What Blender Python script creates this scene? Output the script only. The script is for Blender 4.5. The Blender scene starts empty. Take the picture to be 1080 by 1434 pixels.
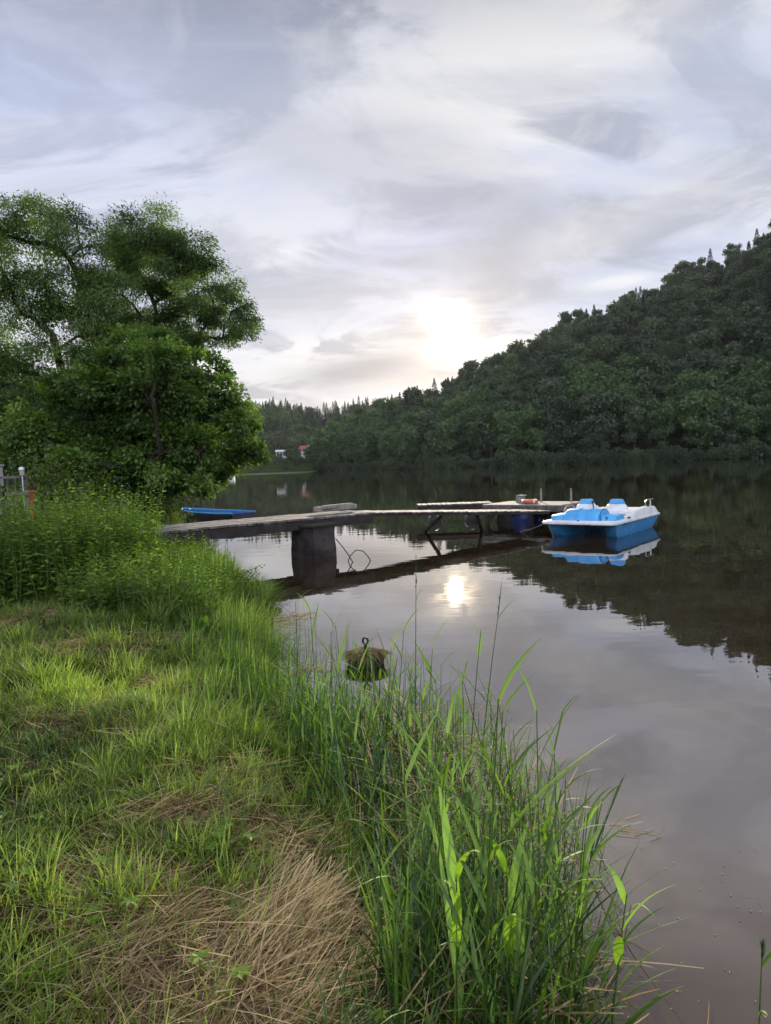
import bpy, math, random
import numpy as np
from mathutils import Vector, Matrix
rng = np.random.default_rng(7)
random.seed(7)
R_ = math.radians
scene = bpy.context.scene
COL = scene.collection

# ------------------------------------------------------------------ camera
H = 1.75
FPX = 1000.0                       # focal length in pixels of the 1080x1434 photograph
p, r = R_(3.78), R_(2.0)
R0 = np.array([1.0, 0, 0]); U0 = np.array([0, math.sin(p), math.cos(p)])
FW = np.array([0, math.cos(p), -math.sin(p)])
RT = R0 * math.cos(r) - U0 * math.sin(r)
UP = R0 * math.sin(r) + U0 * math.cos(r)
EYE = np.array([0, 0, H])
cam_d = bpy.data.cameras.new('camera'); cam = bpy.data.objects.new('camera', cam_d); COL.objects.link(cam)
cam_d.sensor_fit = 'VERTICAL'; cam_d.sensor_height = 36.0; cam_d.sensor_width = 36.0
cam_d.lens = 36.0 * FPX / 1434.0
cam_d.clip_start = 0.05; cam_d.clip_end = 6000
M = Matrix(((RT[0], UP[0], -FW[0], 0), (RT[1], UP[1], -FW[1], 0), (RT[2], UP[2], -FW[2], H), (0, 0, 0, 1)))
cam.matrix_world = M
scene.camera = cam

def ray(px, py):
    return FW * FPX + RT * (px - 540) + UP * (717 - py)
def on_z(px, py, z=0.0):
    d = ray(px, py); t = (z - H) / d[2]
    return EYE + d * t
def at_y(px, py, Y):
    d = ray(px, py)
    return EYE + d * (Y / d[1])
def at_dist(px, py, D):
    d = ray(px, py); return EYE + d * (D / math.hypot(d[0], d[1]))

# ------------------------------------------------------------------ tags
def tag(o, label=None, cat=None, group=None, kind=None):
    if label: o['label'] = label
    if cat: o['category'] = cat
    if group: o['group'] = group
    if kind: o['kind'] = kind
    return o
def empty(name, loc=(0, 0, 0), rz=0.0):
    o = bpy.data.objects.new(name, None); COL.objects.link(o)
    o.location = loc; o.rotation_euler = (0, 0, rz); o.empty_display_size = 0.1
    return o

# ------------------------------------------------------------------ materials
class NT:
    def __init__(s, nt): s.nt = nt; s.n = nt.nodes; s.l = nt.links
    def new(s, t, **kw):
        n = s.n.new(t)
        for k, v in kw.items(): setattr(n, k, v)
        return n
    def put(s, sock, v):
        if v is None: return
        if hasattr(v, 'is_output'): s.l.new(v, sock)
        elif isinstance(v, (tuple, list)) and len(v) == 3 and sock.type == 'RGBA': sock.default_value = (*v, 1)
        else: sock.default_value = v
    def math(s, op, a, b=None, c=None, clamp=False):
        n = s.new('ShaderNodeMath', operation=op); n.use_clamp = clamp
        s.put(n.inputs[0], a); s.put(n.inputs[1], b); s.put(n.inputs[2], c)
        return n.outputs[0]
    def vmath(s, op, a, b=None, scale=None):
        n = s.new('ShaderNodeVectorMath', operation=op)
        s.put(n.inputs[0], a); s.put(n.inputs[1], b)
        if scale is not None: s.put(n.inputs['Scale'], scale)
        return n.outputs['Value'] if op in ('DOT_PRODUCT', 'LENGTH', 'DISTANCE') else n.outputs['Vector']
    def mix(s, fac, a, b, blend='MIX'):
        n = s.new('ShaderNodeMix', data_type='RGBA', blend_type=blend)
        s.put(n.inputs[0], fac); s.put(n.inputs[6], a); s.put(n.inputs[7], b)
        return n.outputs[2]
    def noise(s, vec, scale, detail=4, rough=0.5, dist=0.0, out='Fac'):
        n = s.new('ShaderNodeTexNoise')
        s.put(n.inputs['Vector'], vec); s.put(n.inputs['Scale'], scale); s.put(n.inputs['Detail'], detail)
        s.put(n.inputs['Roughness'], rough); s.put(n.inputs['Distortion'], dist)
        return n.outputs[out]
    def ramp(s, fac, lo, hi, a=0.0, b=1.0, smooth=True):
        n = s.new('ShaderNodeMapRange'); n.interpolation_type = 'SMOOTHSTEP' if smooth else 'LINEAR'
        s.put(n.inputs[0], fac); s.put(n.inputs[1], lo); s.put(n.inputs[2], hi); s.put(n.inputs[3], a); s.put(n.inputs[4], b)
        return n.outputs[0]

def mat_new(name):
    m = bpy.data.materials.new(name); m.use_nodes = True
    m.node_tree.nodes.clear(); t = NT(m.node_tree)
    out = t.new('ShaderNodeOutputMaterial')
    return m, t, out

def principled(name, col, rough=0.6, var=0.0, scale=8.0, metal=0.0, bump=0.0, col2=None, stretch=(1, 1, 1), spec=0.5, lo=.35, hi=.65):
    m, t, out = mat_new(name)
    b = t.new('ShaderNodeBsdfPrincipled')
    tc = t.new('ShaderNodeTexCoord')
    mp = t.new('ShaderNodeMapping'); t.l.new(tc.outputs['Object'], mp.inputs[0]); mp.inputs['Scale'].default_value = stretch
    c2 = col2 if col2 else tuple(c * (1 - var) for c in col)
    n = t.noise(mp.outputs[0], scale, 6, .6)
    f = t.ramp(n, lo, hi)
    t.put(b.inputs['Base Color'], t.mix(f, col, c2))
    t.put(b.inputs['Roughness'], t.ramp(n, 0.2, 0.8, max(0, rough - .08), min(1, rough + .08)))
    b.inputs['Metallic'].default_value = metal
    b.inputs['Specular IOR Level'].default_value = spec
    if bump:
        bp = t.new('ShaderNodeBump'); bp.inputs['Strength'].default_value = 1; bp.inputs['Distance'].default_value = bump
        t.l.new(n, bp.inputs['Height']); t.l.new(bp.outputs[0], b.inputs['Normal'])
    t.l.new(b.outputs[0], out.inputs[0])
    return m

def leaf_mat(name, c0, c1, trans=0.4, tcol=1.25, gloss=0.025, objvar=0.0, rough=.5):
    """leaves and blades: each face has its own 'tint' between two pigments; light passes through"""
    m, t, out = mat_new(name)
    a = t.new('ShaderNodeAttribute', attribute_name='tint')
    f = a.outputs['Fac']
    if objvar:
        oi = t.new('ShaderNodeObjectInfo')
        f = t.math('ADD', t.math('MULTIPLY', f, 1 - objvar), t.math('MULTIPLY', oi.outputs['Random'], objvar), clamp=True)
    col = t.mix(f, c0, c1)
    d = t.new('ShaderNodeBsdfDiffuse'); t.put(d.inputs[0], col)
    tr = t.new('ShaderNodeBsdfTranslucent')
    t.put(tr.inputs[0], t.mix(1.0, col, (tcol * 1.1, tcol * 1.15, tcol * .6), 'MULTIPLY'))
    mx = t.new('ShaderNodeMixShader'); mx.inputs[0].default_value = trans
    t.l.new(d.outputs[0], mx.inputs[1]); t.l.new(tr.outputs[0], mx.inputs[2])
    g = t.new('ShaderNodeBsdfGlossy'); g.inputs['Roughness'].default_value = rough; t.put(g.inputs[0], (1, 1, 1))
    m2 = t.new('ShaderNodeMixShader'); m2.inputs[0].default_value = gloss
    t.l.new(mx.outputs[0], m2.inputs[1]); t.l.new(g.outputs[0], m2.inputs[2])
    t.l.new(m2.outputs[0], out.inputs[0])
    return m

MT = {}
MT['grass'] = leaf_mat('grass', (.024, .056, .012), (.36, .50, .075), .38)
MT['tallgrass'] = leaf_mat('tall grass', (.022, .058, .014), (.23, .33, .055), .38)
MT['straw'] = leaf_mat('straw', (.11, .068, .032), (.74, .56, .31), .2, 1.0, .02)
MT['reed'] = leaf_mat('reed', (.020, .058, .014), (.21, .37, .04), .42, 1.25, .035)
MT['weed'] = leaf_mat('weed', (.03, .075, .014), (.22, .35, .05), .40)
MT['willow'] = leaf_mat('willow leaves', (.024, .056, .016), (.175, .285, .068), .42)
MT['maple'] = leaf_mat('broad leaves', (.018, .050, .012), (.15, .255, .04), .42)
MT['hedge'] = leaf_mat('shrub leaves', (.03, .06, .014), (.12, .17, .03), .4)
MT['forest'] = leaf_mat('forest leaves', (.024, .049, .029), (.090, .132, .060), .28, objvar=.6)
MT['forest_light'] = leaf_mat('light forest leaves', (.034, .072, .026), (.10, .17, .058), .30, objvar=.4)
MT['conifer'] = leaf_mat('needles', (.014, .030, .020), (.034, .058, .030), .12, objvar=.5)
MT['bark'] = principled('bark', (.06, .048, .038), .9, col2=(.025, .02, .016), scale=9, bump=.02, stretch=(3, 3, .6))
MT['stem'] = principled('green stem', (.05, .10, .03), .5, .4)
MT['wood'] = principled('weathered wood', (.19, .17, .165), .85, col2=(.085, .075, .072), scale=5, bump=.006, spec=.2)
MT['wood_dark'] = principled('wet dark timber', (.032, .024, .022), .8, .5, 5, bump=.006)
MT['wood_pale'] = principled('bleached timber', (.30, .275, .25), .85, .35, 6, bump=.005, spec=.2)
MT['concrete'] = principled('stained concrete', (.055, .047, .045), .9, col2=(.018, .014, .013), scale=4.0, bump=.02)
MT['blue'] = principled('blue plastic', (.06, .30, .64), .32, .25, 3)
MT['blue_light'] = principled('faded blue plastic', (.09, .42, .80), .4, col2=(.06, .33, .70), scale=4)
MT['blue_boat'] = principled('blue boat paint', (.035, .19, .55), .45, .3, 3)
MT['barrel'] = principled('blue barrel', (.008, .03, .20), .35, .2)
MT['white'] = principled('white plastic', (.78, .79, .82), .42, col2=(.58, .59, .60), scale=4)
MT['whitewall'] = principled('white render', (.75, .75, .74), .8, .1)
MT['steel'] = principled('steel tube', (.55, .55, .56), .3, .2, metal=.9)
MT['iron'] = principled('old iron', (.045, .04, .038), .6, .4, metal=.6)
MT['black'] = principled('black rubber', (.012, .012, .014), .5, .2)
MT['orange'] = principled('orange ring', (.62, .13, .07), .5, .2)
MT['terracotta'] = principled('terracotta', (.45, .10, .045), .7, .3)
MT['roof'] = principled('red tiles', (.33, .085, .06), .8, .3, 2)
MT['glass'] = principled('dark window glass', (.03, .035, .04), .1)
MT['rope'] = principled('rope', (.25, .22, .18), .9, .3)
MT['lampglass'] = principled('frosted lamp glass', (.36, .35, .33), .5)

# ------------------------------------------------------------------ mesh builders
def np_mesh(name, V, F, mats, parent=None, tint=None, smooth=False, fmat=None, link=True):
    """V (n,3), F list of (m,k) arrays"""
    if not isinstance(F, (list, tuple)): F = [F]
    F = [f for f in F if len(f)]
    me = bpy.data.meshes.new(name)
    V = np.ascontiguousarray(V, dtype=np.float32)
    me.vertices.add(len(V)); me.vertices.foreach_set('co', V.ravel())
    nl = sum(f.size for f in F); npoly = sum(len(f) for f in F)
    me.loops.add(nl); me.polygons.add(npoly)
    me.loops.foreach_set('vertex_index', np.concatenate([f.ravel() for f in F]).astype(np.int32))
    tot = np.concatenate([np.full(len(f), f.shape[1], np.int32) for f in F])
    st = np.concatenate([[0], np.cumsum(tot)[:-1]]).astype(np.int32)
    me.polygons.foreach_set('loop_start', st)
    me.polygons.foreach_set('loop_total', tot)
    if not isinstance(mats, (list, tuple)): mats = [mats]
    for m in mats: me.materials.append(m)
    if fmat is not None: me.polygons.foreach_set('material_index', np.asarray(fmat, np.int32))
    me.polygons.foreach_set('use_smooth', np.full(npoly, smooth, dtype=bool))
    me.update(calc_edges=True)
    if tint is not None:
        at = me.attributes.new('tint', 'FLOAT', 'FACE'); at.data.foreach_set('value', np.asarray(tint, np.float32))
    o = bpy.data.objects.new(name, me)
    if link: COL.objects.link(o)
    if parent: o.parent = parent
    return o

class MB:
    """collects hard shapes, links them as ONE mesh object"""
    def __init__(s): s.v = []; s.f = []
    def add(s, vs, fs):
        b = len(s.v); s.v += [tuple(v) for v in vs]; s.f += [tuple(i + b for i in f) for f in fs]
    def box(s, c, size, rz=0.0, tilt=None):
        hx, hy, hz = (k / 2 for k in size)
        m = Matrix.Rotation(rz, 3, 'Z')
        if tilt: m = m @ Matrix.Rotation(tilt[0], 3, 'X') @ Matrix.Rotation(tilt[1], 3, 'Y')
        vs = []
        for x in (-hx, hx):
            for y in (-hy, hy):
                for z in (-hz, hz): vs.append(m @ Vector((x, y, z)) + Vector(c))
        s.add(vs, [(0, 1, 3, 2), (4, 6, 7, 5), (0, 4, 5, 1), (2, 3, 7, 6), (0, 2, 6, 4), (1, 5, 7, 3)])
    def beam(s, a, b, w, h, roll_up=(0, 0, 1)):
        a, b = Vector(a), Vector(b); d = (b - a).normalized(); up = Vector(roll_up)
        sd = d.cross(up).normalized(); u = sd.cross(d).normalized()
        vs = []
        for q in (a, b):
            for i, j in ((-1, -1), (1, -1), (1, 1), (-1, 1)): vs.append(q + sd * i * w / 2 + u * j * h / 2)
        s.add(vs, [(3, 2, 1, 0), (4, 5, 6, 7), (0, 1, 5, 4), (1, 2, 6, 5), (2, 3, 7, 6), (3, 0, 4, 7)])
    def tube(s, pts, rad, n=8, closed=False):
        pts = [Vector(q) for q in pts]; m = len(pts)
        rads = rad if isinstance(rad, (list, tuple)) else [rad] * m
        ref = Vector((0.123, 0.317, 1)).normalized(); rings = []; vs = []
        for i, q in enumerate(pts):
            if closed: d = pts[(i + 1) % m] - pts[i - 1]
            else: d = pts[min(i + 1, m - 1)] - pts[max(i - 1, 0)]
            d.normalize(); x = d.cross(ref)
            if x.length < .1: x = d.cross(Vector((1, 0, 0)))
            x.normalize(); y = d.cross(x)
            for k in range(n):
                a = 2 * math.pi * k / n; vs.append(q + (x * math.cos(a) + y * math.sin(a)) * rads[i])
        fs = []
        for i in range(m if closed else m - 1):
            j = (i + 1) % m
            for k in range(n): fs.append((i * n + k, i * n + (k + 1) % n, j * n + (k + 1) % n, j * n + k))
        if not closed: fs += [tuple(reversed(range(n))), tuple((m - 1) * n + k for k in range(n))]
        s.add(vs, fs)
    def lathe(s, prof, c=(0, 0, 0), n=24, axis='Z', rot=None):
        vs = []; m = len(prof)
        for (rr, z) in prof:
            for k in range(n):
                a = 2 * math.pi * k / n; v = Vector((rr * math.cos(a), rr * math.sin(a), z))
                if rot is not None: v = rot @ v
                vs.append(v + Vector(c))
        fs = []
        for i in range(m - 1):
            for k in range(n): fs.append((i * n + k, i * n + (k + 1) % n, (i + 1) * n + (k + 1) % n, (i + 1) * n + k))
        fs += [tuple(reversed(range(n))), tuple((m - 1) * n + k for k in range(n))]
        s.add(vs, fs)
    def loft(s, rings, cap=True, closed=True):
        n = len(rings[0]); vs = [v for rg in rings for v in rg]; fs = []
        for i in range(len(rings) - 1):
            for k in range(n if closed else n - 1):
                fs.append((i * n + k, i * n + (k + 1) % n, (i + 1) * n + (k + 1) % n, (i + 1) * n + k))
        if cap: fs += [tuple(reversed(range(n))), tuple((len(rings) - 1) * n + k for k in range(n))]
        s.add(vs, fs)
    def prism(s, outline, z0, z1):
        n = len(outline)
        s.loft([[(x, y, z0) for x, y in outline], [(x, y, z1) for x, y in outline]])
    def build(s, name, mat, parent=None, bevel=0.0, seg=2, smooth=False, subsurf=0):
        me = bpy.data.meshes.new(name); me.from_pydata(s.v, [], s.f); me.materials.append(mat); me.update()
        import bmesh
        bm = bmesh.new(); bm.from_mesh(me); bmesh.ops.recalc_face_normals(bm, faces=bm.faces); bm.to_mesh(me); bm.free()
        o = bpy.data.objects.new(name, me); COL.objects.link(o)
        if parent: o.parent = parent
        if bevel:
            md = o.modifiers.new('bevel', 'BEVEL'); md.width = bevel; md.segments = seg; md.limit_method = 'ANGLE'; md.angle_limit = R_(35)
        if subsurf:
            md = o.modifiers.new('sub', 'SUBSURF'); md.levels = md.render_levels = subsurf
        if smooth:
            me.polygons.foreach_set('use_smooth', np.ones(len(me.polygons), dtype=bool))
            if not subsurf:
                try: me.set_sharp_from_angle(angle=R_(40))
                except Exception: pass
        return o

# ------------------------------------------------------------------ vegetation primitives (numpy)
def unit(a): return a / np.maximum(np.linalg.norm(a, axis=-1, keepdims=True), 1e-9)

def blades(root, d0, bend, L, W, seg=4, fold=0.0, prof='grass'):
    """ribbons: root (n,3), d0 start direction, bend vector added with s^2, length L, width W"""
    n = len(root)
    s = np.linspace(0, 1, seg + 1)
    sp = root[:, None, :] + L[:, None, None] * (d0[:, None, :] * s[None, :, None] + bend[:, None, :] * (s ** 2)[None, :, None])
    side = np.cross(d0 + bend * .7, bend + rng.normal(0, .05, (n, 3)) + 1e-4)
    side = unit(side)
    if prof == 'grass': w = (1 - s ** 2.2) * .97 + .03
    elif prof == 'leaf': w = np.interp(s, [0, .15, .35, .7, 1], [.35, .85, 1, .62, .02])
    else: w = np.interp(s, [0, .9, 1], [1, .8, .4])
    off = side[:, None, :] * (W[:, None] * .5 * w[None, :])[..., None]
    if fold:
        nrm = unit(np.cross(side, d0 + bend))[:, None, :] * (W[:, None] * .5 * w[None, :] * fold)[..., None]
        V = np.stack([sp - off, sp - nrm, sp + off], 2)            # n, seg+1, 3, 3
        V = V.reshape(-1, 3); k = 3
        base = (np.arange(n) * (seg + 1) * 3)[:, None, None] + (np.arange(seg) * 3)[None, :, None]
        q1 = np.stack([base + 0, base + 1, base + 4, base + 3], -1)
        q2 = np.stack([base + 1, base + 2, base + 5, base + 4], -1)
        F = np.concatenate([q1, q2], 2).reshape(-1, 4); per = seg * 2
    else:
        V = np.stack([sp - off, sp + off], 2).reshape(-1, 3)
        base = (np.arange(n) * (seg + 1) * 2)[:, None] + (np.arange(seg) * 2)[None, :]
        F = np.stack([base, base + 1, base + 3, base + 2], -1).reshape(-1, 4); per = seg
    return V, F, per

def leaves(c, axis, nrm, L, W):
    """one pointed leaf (a bent diamond of 4 points) each"""
    axis = unit(axis); sd = unit(np.cross(axis, nrm)); n = len(c)
    a = c; b = c + axis * (L * .45)[:, None] + sd * (W * .5)[:, None]
    t = c + axis * L[:, None] - np.cross(sd, axis) * (L * .12)[:, None]
    d = c + axis * (L * .45)[:, None] - sd * (W * .5)[:, None]
    V = np.stack([a, b, t, d], 1).reshape(-1, 3)
    F = np.arange(n * 4).reshape(n, 4)
    return V, F

def rand_unit(n):
    return unit(rng.normal(0, 1, (n, 3)))

class Acc:
    def __init__(s): s.V = []; s.F = []; s.T = []; s.M = []; s.n = 0
    def add(s, V, F, tint, mat=0):
        s.V.append(V); s.F.append(F + s.n); s.n += len(V)
        s.T.append(np.broadcast_to(np.asarray(tint, float), (len(F),)).copy()); s.M.append(np.full(len(F), mat))
    def build(s, name, mats, parent=None, smooth=False, link=True):
        return np_mesh(name, np.concatenate(s.V), s.F, mats, parent, np.concatenate(s.T), smooth, np.concatenate(s.M), link)

def np_tube(pts, rads, n=6):
    pts = np.asarray(pts, float); m = len(pts); rads = np.broadcast_to(np.asarray(rads, float), (m,))
    d = unit(np.gradient(pts, axis=0)); ref = np.array([.13, .31, .94]); ref2 = np.array([1., .2, 0])
    x = np.cross(d, ref); bad = np.linalg.norm(x, axis=1) < .15; x[bad] = np.cross(d[bad], ref2); x = unit(x); y = np.cross(d, x)
    a = np.linspace(0, 2 * np.pi, n, endpoint=False)
    V = pts[:, None] + (x[:, None] * np.cos(a)[None, :, None] + y[:, None] * np.sin(a)[None, :, None]) * rads[:, None, None]
    i = np.arange(m - 1)[:, None] * n; k = np.arange(n)[None, :]; k2 = (k + 1) % n
    F = np.stack([i + k, i + k2, i + n + k2, i + n + k], -1).reshape(-1, 4)
    return V.reshape(-1, 3), F

# value noise on the plane (numpy)
_tab = rng.random((256, 256))
def vnoise(x, y, s, ox=0):
    x = x * s + ox; y = y * s + ox * 1.7
    xi = np.floor(x).astype(int); yi = np.floor(y).astype(int); fx = x - xi; fy = y - yi
    fx = fx * fx * (3 - 2 * fx); fy = fy * fy * (3 - 2 * fy)
    g = lambda i, j: _tab[i % 256, j % 256]
    return (g(xi, yi) * (1 - fx) + g(xi + 1, yi) * fx) * (1 - fy) + (g(xi, yi + 1) * (1 - fx) + g(xi + 1, yi + 1) * fx) * fy

# ------------------------------------------------------------------ terrain
sh_px = [(640, 1434), (560, 1290), (505, 1180), (455, 1090), (415, 1010), (385, 945), (350, 900), (318, 880), (340, 858), (352, 835), (330, 800), (290, 775)]
SH = [(60, -400), (14, -40), (3.0, -5), (1.3, 0.0), (.85, 1.0)] + [tuple(on_z(*q)[:2]) for q in sh_px] + \
     [(-3.3, 13.2), (-4.6, 15.5), (-6.0, 19), (-8.6, 26), (-16, 42), (-42, 110), (-75, 190), (-95, 262), (-300, 600), (-900, 1500)]
SH = np.array(SH); SH = SH[np.argsort(SH[:, 1])]
def shore_x(y): return np.interp(y, SH[:, 1], SH[:, 0])
def shore_d(x, y):
    """signed distance to the shoreline, + inland"""
    x = np.asarray(x, float); y = np.asarray(y, float)
    best = np.full(np.broadcast(x, y).shape, 1e9)
    for a, b in zip(SH[:-1], SH[1:]):
        ab = b - a; t = np.clip(((x - a[0]) * ab[0] + (y - a[1]) * ab[1]) / (ab @ ab), 0, 1)
        best = np.minimum(best, np.hypot(x - a[0] - t * ab[0], y - a[1] - t * ab[1]))
    return np.where(x < shore_x(y), best, -best)
def ground_h(x, y):
    d = shore_d(x, y)
    b = (vnoise(x, y, 1.3) - .5) * .14 + (vnoise(x, y, 4.1, 9) - .5) * .06
    land = .30 * (1 - np.exp(-np.maximum(d, 0) / .45)) + .065 * np.minimum(np.maximum(d, 0), 9) + .015 * np.clip(d - 9, 0, 60) + b * np.clip(d / .5, 0, 1)
    bed = -np.minimum(1.6, .30 * np.maximum(-d, 0) + .05 * np.minimum(1, -d * 3)) 
    return np.where(d > 0, land, bed)

def spaced(lo, hi, step, far, grow=1.22):
    c = list(np.arange(lo, hi, step)); s = step; q = hi
    while q < far: c.append(q); s *= grow; q += s
    c.append(far); s = step; q = lo - step; out = []
    while q > -far: out.append(q); s *= grow; q -= s
    out.append(-far)
    return np.array(out[::-1] + c)
gx = spaced(-6.0, 2.5, .07, 3000); gy = spaced(.8, 12.0, .07, 3000)
GX, GY = np.meshgrid(gx, gy, indexing='ij')
GZ = ground_h(GX, GY)
def grid_faces(a, b):
    i = np.arange(a - 1)[:, None] * b; j = np.arange(b - 1)[None, :]
    return np.stack([i + j, i + b + j, i + b + j + 1, i + j + 1], -1).reshape(-1, 4)

m, t, out = mat_new('bank soil')
b = t.new('ShaderNodeBsdfPrincipled'); tc = t.new('ShaderNodeTexCoord')
n1 = t.noise(tc.outputs['Object'], 3, 6, .6); n2 = t.noise(tc.outputs['Object'], 40, 4, .7)
c = t.mix(t.ramp(n1, .4, .6), (.085, .062, .032), (.055, .052, .022)); c = t.mix(t.ramp(n2, .35, .7), c, (.035, .026, .015))
t.put(b.inputs['Base Color'], c); b.inputs['Roughness'].default_value = .95; b.inputs['Specular IOR Level'].default_value = 0.0
bp = t.new('ShaderNodeBump'); bp.inputs['Distance'].default_value = .03; t.l.new(n2, bp.inputs['Height']); t.l.new(bp.outputs[0], b.inputs['Normal'])
t.l.new(b.outputs[0], out.inputs[0]); MT['soil'] = m
g = np_mesh('ground', np.stack([GX, GY, GZ], -1).reshape(-1, 3), grid_faces(len(gx), len(gy)), MT['soil'], smooth=True)
tag(g, kind='structure')

# water
m, t, out = mat_new('lake water')
b = t.new('ShaderNodeBsdfPrincipled'); tc = t.new('ShaderNodeTexCoord')
mp = t.new('ShaderNodeMapping'); t.l.new(tc.outputs['Object'], mp.inputs[0]); mp.inputs['Scale'].default_value = (1, 1.6, 1)
silt = t.noise(tc.outputs['Object'], .9, 4, .55)
shal = t.math('ADD', t.vmath('DISTANCE', tc.outputs['Object'], (1.6, 2.0, 0.0)), t.math('MULTIPLY', silt, 1.6))
t.put(b.inputs['Base Color'], t.mix(t.ramp(shal, 2.0, 5.6), (.085, .058, .034), t.mix(t.ramp(silt, .3, .7), (.018, .011, .0035), (.032, .023, .013))))
b.inputs['Roughness'].default_value = .008; b.inputs['IOR'].default_value = 2.45
w1 = t.noise(mp.outputs[0], 1.1, 2, .5); w2 = t.noise(mp.outputs[0], 5.5, 2, .5)
big = t.ramp(t.noise(tc.outputs['Object'], .12, 3, .5), .42, .62)
hgt = t.math('ADD', t.math('MULTIPLY', w1, 1.0), t.math('MULTIPLY', t.math('MULTIPLY', w2, .22), big))
bp = t.new('ShaderNodeBump'); bp.inputs['Distance'].default_value = .0022; bp.inputs['Strength'].default_value = 1
t.l.new(hgt, bp.inputs['Height']); t.l.new(bp.outputs[0], b.inputs['Normal'])
t.l.new(b.outputs[0], out.inputs[0]); MT['water'] = m
wx = np.linspace(-900, 900, 19)
WX, WY = np.meshgrid(wx, wx + 600, indexing='ij')
w = np_mesh('lake_water', np.stack([WX, WY, WX * 0], -1).reshape(-1, 3), grid_faces(19, 19), MT['water']); tag(w, kind='structure')

# far hills: radial profiles round the viewpoint ---------------------------------
def pol(px):                      # azimuth of a photo column
    d = ray(px, 650); return math.atan2(d[0], d[1])
def elev(px, py):
    d = ray(px, py); return d[2] / math.hypot(d[0], d[1])
sky_r = [(440, 640), (470, 600), (520, 572), (560, 562), (600, 548), (650, 520), (700, 497), (750, 470), (800, 442), (850, 425), (900, 400), (950, 378), (1000, 355), (1040, 338), (1080, 318)]
TREE_H = 13.0
az_r = np.array([pol(q[0]) for q in sky_r] + [R_(34), R_(45), R_(60), R_(80)])
D0_r = np.interp(az_r, [pol(q) for q in (440, 470, 550, 650, 850, 1040)] + [R_(45), R_(80)], [350, 318, 257, 222, 213, 222, 215, 200])
D1_r = D0_r + np.interp(az_r, [pol(440), pol(480), pol(600), pol(1080), R_(80)], [40, 90, 165, 190, 190])
Z1_r = np.array([D1_r[i] * elev(*q) + H - TREE_H for i, q in enumerate(sky_r)] + [132, 140, 130, 90])
Z1_r = np.maximum(Z1_r, .8)
def hill_r(az, D):
    d0 = np.interp(az, az_r, D0_r); d1 = np.interp(az, az_r, D1_r); z1 = np.interp(az, az_r, Z1_r)
    u = (D - d0) / (d1 - d0)
    z = np.where(u < 0, u * 60, np.where(u < 1, .4 + (z1 - .4) * np.clip(u, 0, 1) ** 1.12, z1 - (u - 1) * 8))
    return z + np.where((u > 0.05), (vnoise(az * 60, D * .09, 1.0) - .5) * 5, 0)
def fan(name, az0, az1, na, u0, u1, nu, d0f, d1f, hf, mat):
    A = np.linspace(az0, az1, na)[:, None]; Uu = np.linspace(u0, u1, nu)[None, :]
    D = d0f(A) + (d1f(A) - d0f(A)) * Uu; AA = A + 0 * D
    Z = hf(AA, D)
    o = np_mesh(name, np.stack([np.sin(AA) * D, np.cos(AA) * D, Z], -1).reshape(-1, 3), grid_faces(na, nu), mat, smooth=True)
    return tag(o, kind='structure')
MT['litter'] = principled('forest floor', (.028, .024, .015), .95, .5, .3, spec=0.0)
m, t, out = mat_new('hill ground')
b = t.new('ShaderNodeBsdfPrincipled'); tc = t.new('ShaderNodeTexCoord')
sx = t.new('ShaderNodeSeparateXYZ'); t.l.new(tc.outputs['Object'], sx.inputs[0])
nn = t.noise(tc.outputs['Object'], .08, 5, .6)
c = t.mix(t.ramp(nn, .35, .65), (.022, .030, .012), (.030, .055, .012))
beach = t.math('MULTIPLY', t.ramp(t.math('ADD', sx.outputs['Z'], t.math('MULTIPLY', nn, .2)), .45, .30), t.ramp(sx.outputs['X'], -20.0, -32.0))
c = t.mix(beach, c, (.13, .12, .10))
t.put(b.inputs['Base Color'], c); b.inputs['Roughness'].default_value = .95; b.inputs['Specular IOR Level'].default_value = 0.0
t.l.new(b.outputs[0], out.inputs[0]); MT['hill'] = m
fan('wooded_hill', pol(440), R_(80), 90, -.06, 1.6, 40, lambda a: np.interp(a, az_r, D0_r), lambda a: np.interp(a, az_r, D1_r), hill_r, MT['litter'])
# distant hill across the head of the lake
sky_f = [(-400, 575), (0, 575), (250, 568), (355, 560), (380, 558), (430, 563), (445, 567), (470, 563), (520, 557), (560, 556), (640, 570)]
az_f = np.array([pol(q[0]) for q in sky_f]); D1F = 640.0
Z1_f = np.array([D1F * elev(*q) + H - TREE_H for q in sky_f])
def d0_f(az): return np.interp(az, [pol(-400), pol(200), pol(313), pol(430), pol(455), pol(640)], [262, 262, 258, 262, 400, 420])
def hill_f(az, D):
    d0 = d0_f(az); z1 = np.interp(az, az_f, Z1_f)
    u = (D - d0) / (D1F - d0)
    base = np.interp(u, [-1, 0, .01, .12, .30, .42, 1, 2], [-40, -.25, .5, 2.5, 5, 9, 1e3, 1e3])
    z = np.where(u < .42, base, 9 + (z1 - 9) * np.clip((u - .42) / .58, 0, 1) ** 1.05)
    return np.where(u > 1, z1 - (u - 1) * 30, z)
fan('distant_hill', pol(-400), pol(640), 80, -.03, 1.5, 60, d0_f, lambda a: D1F + 0 * a, hill_f, MT['hill'])

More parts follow.
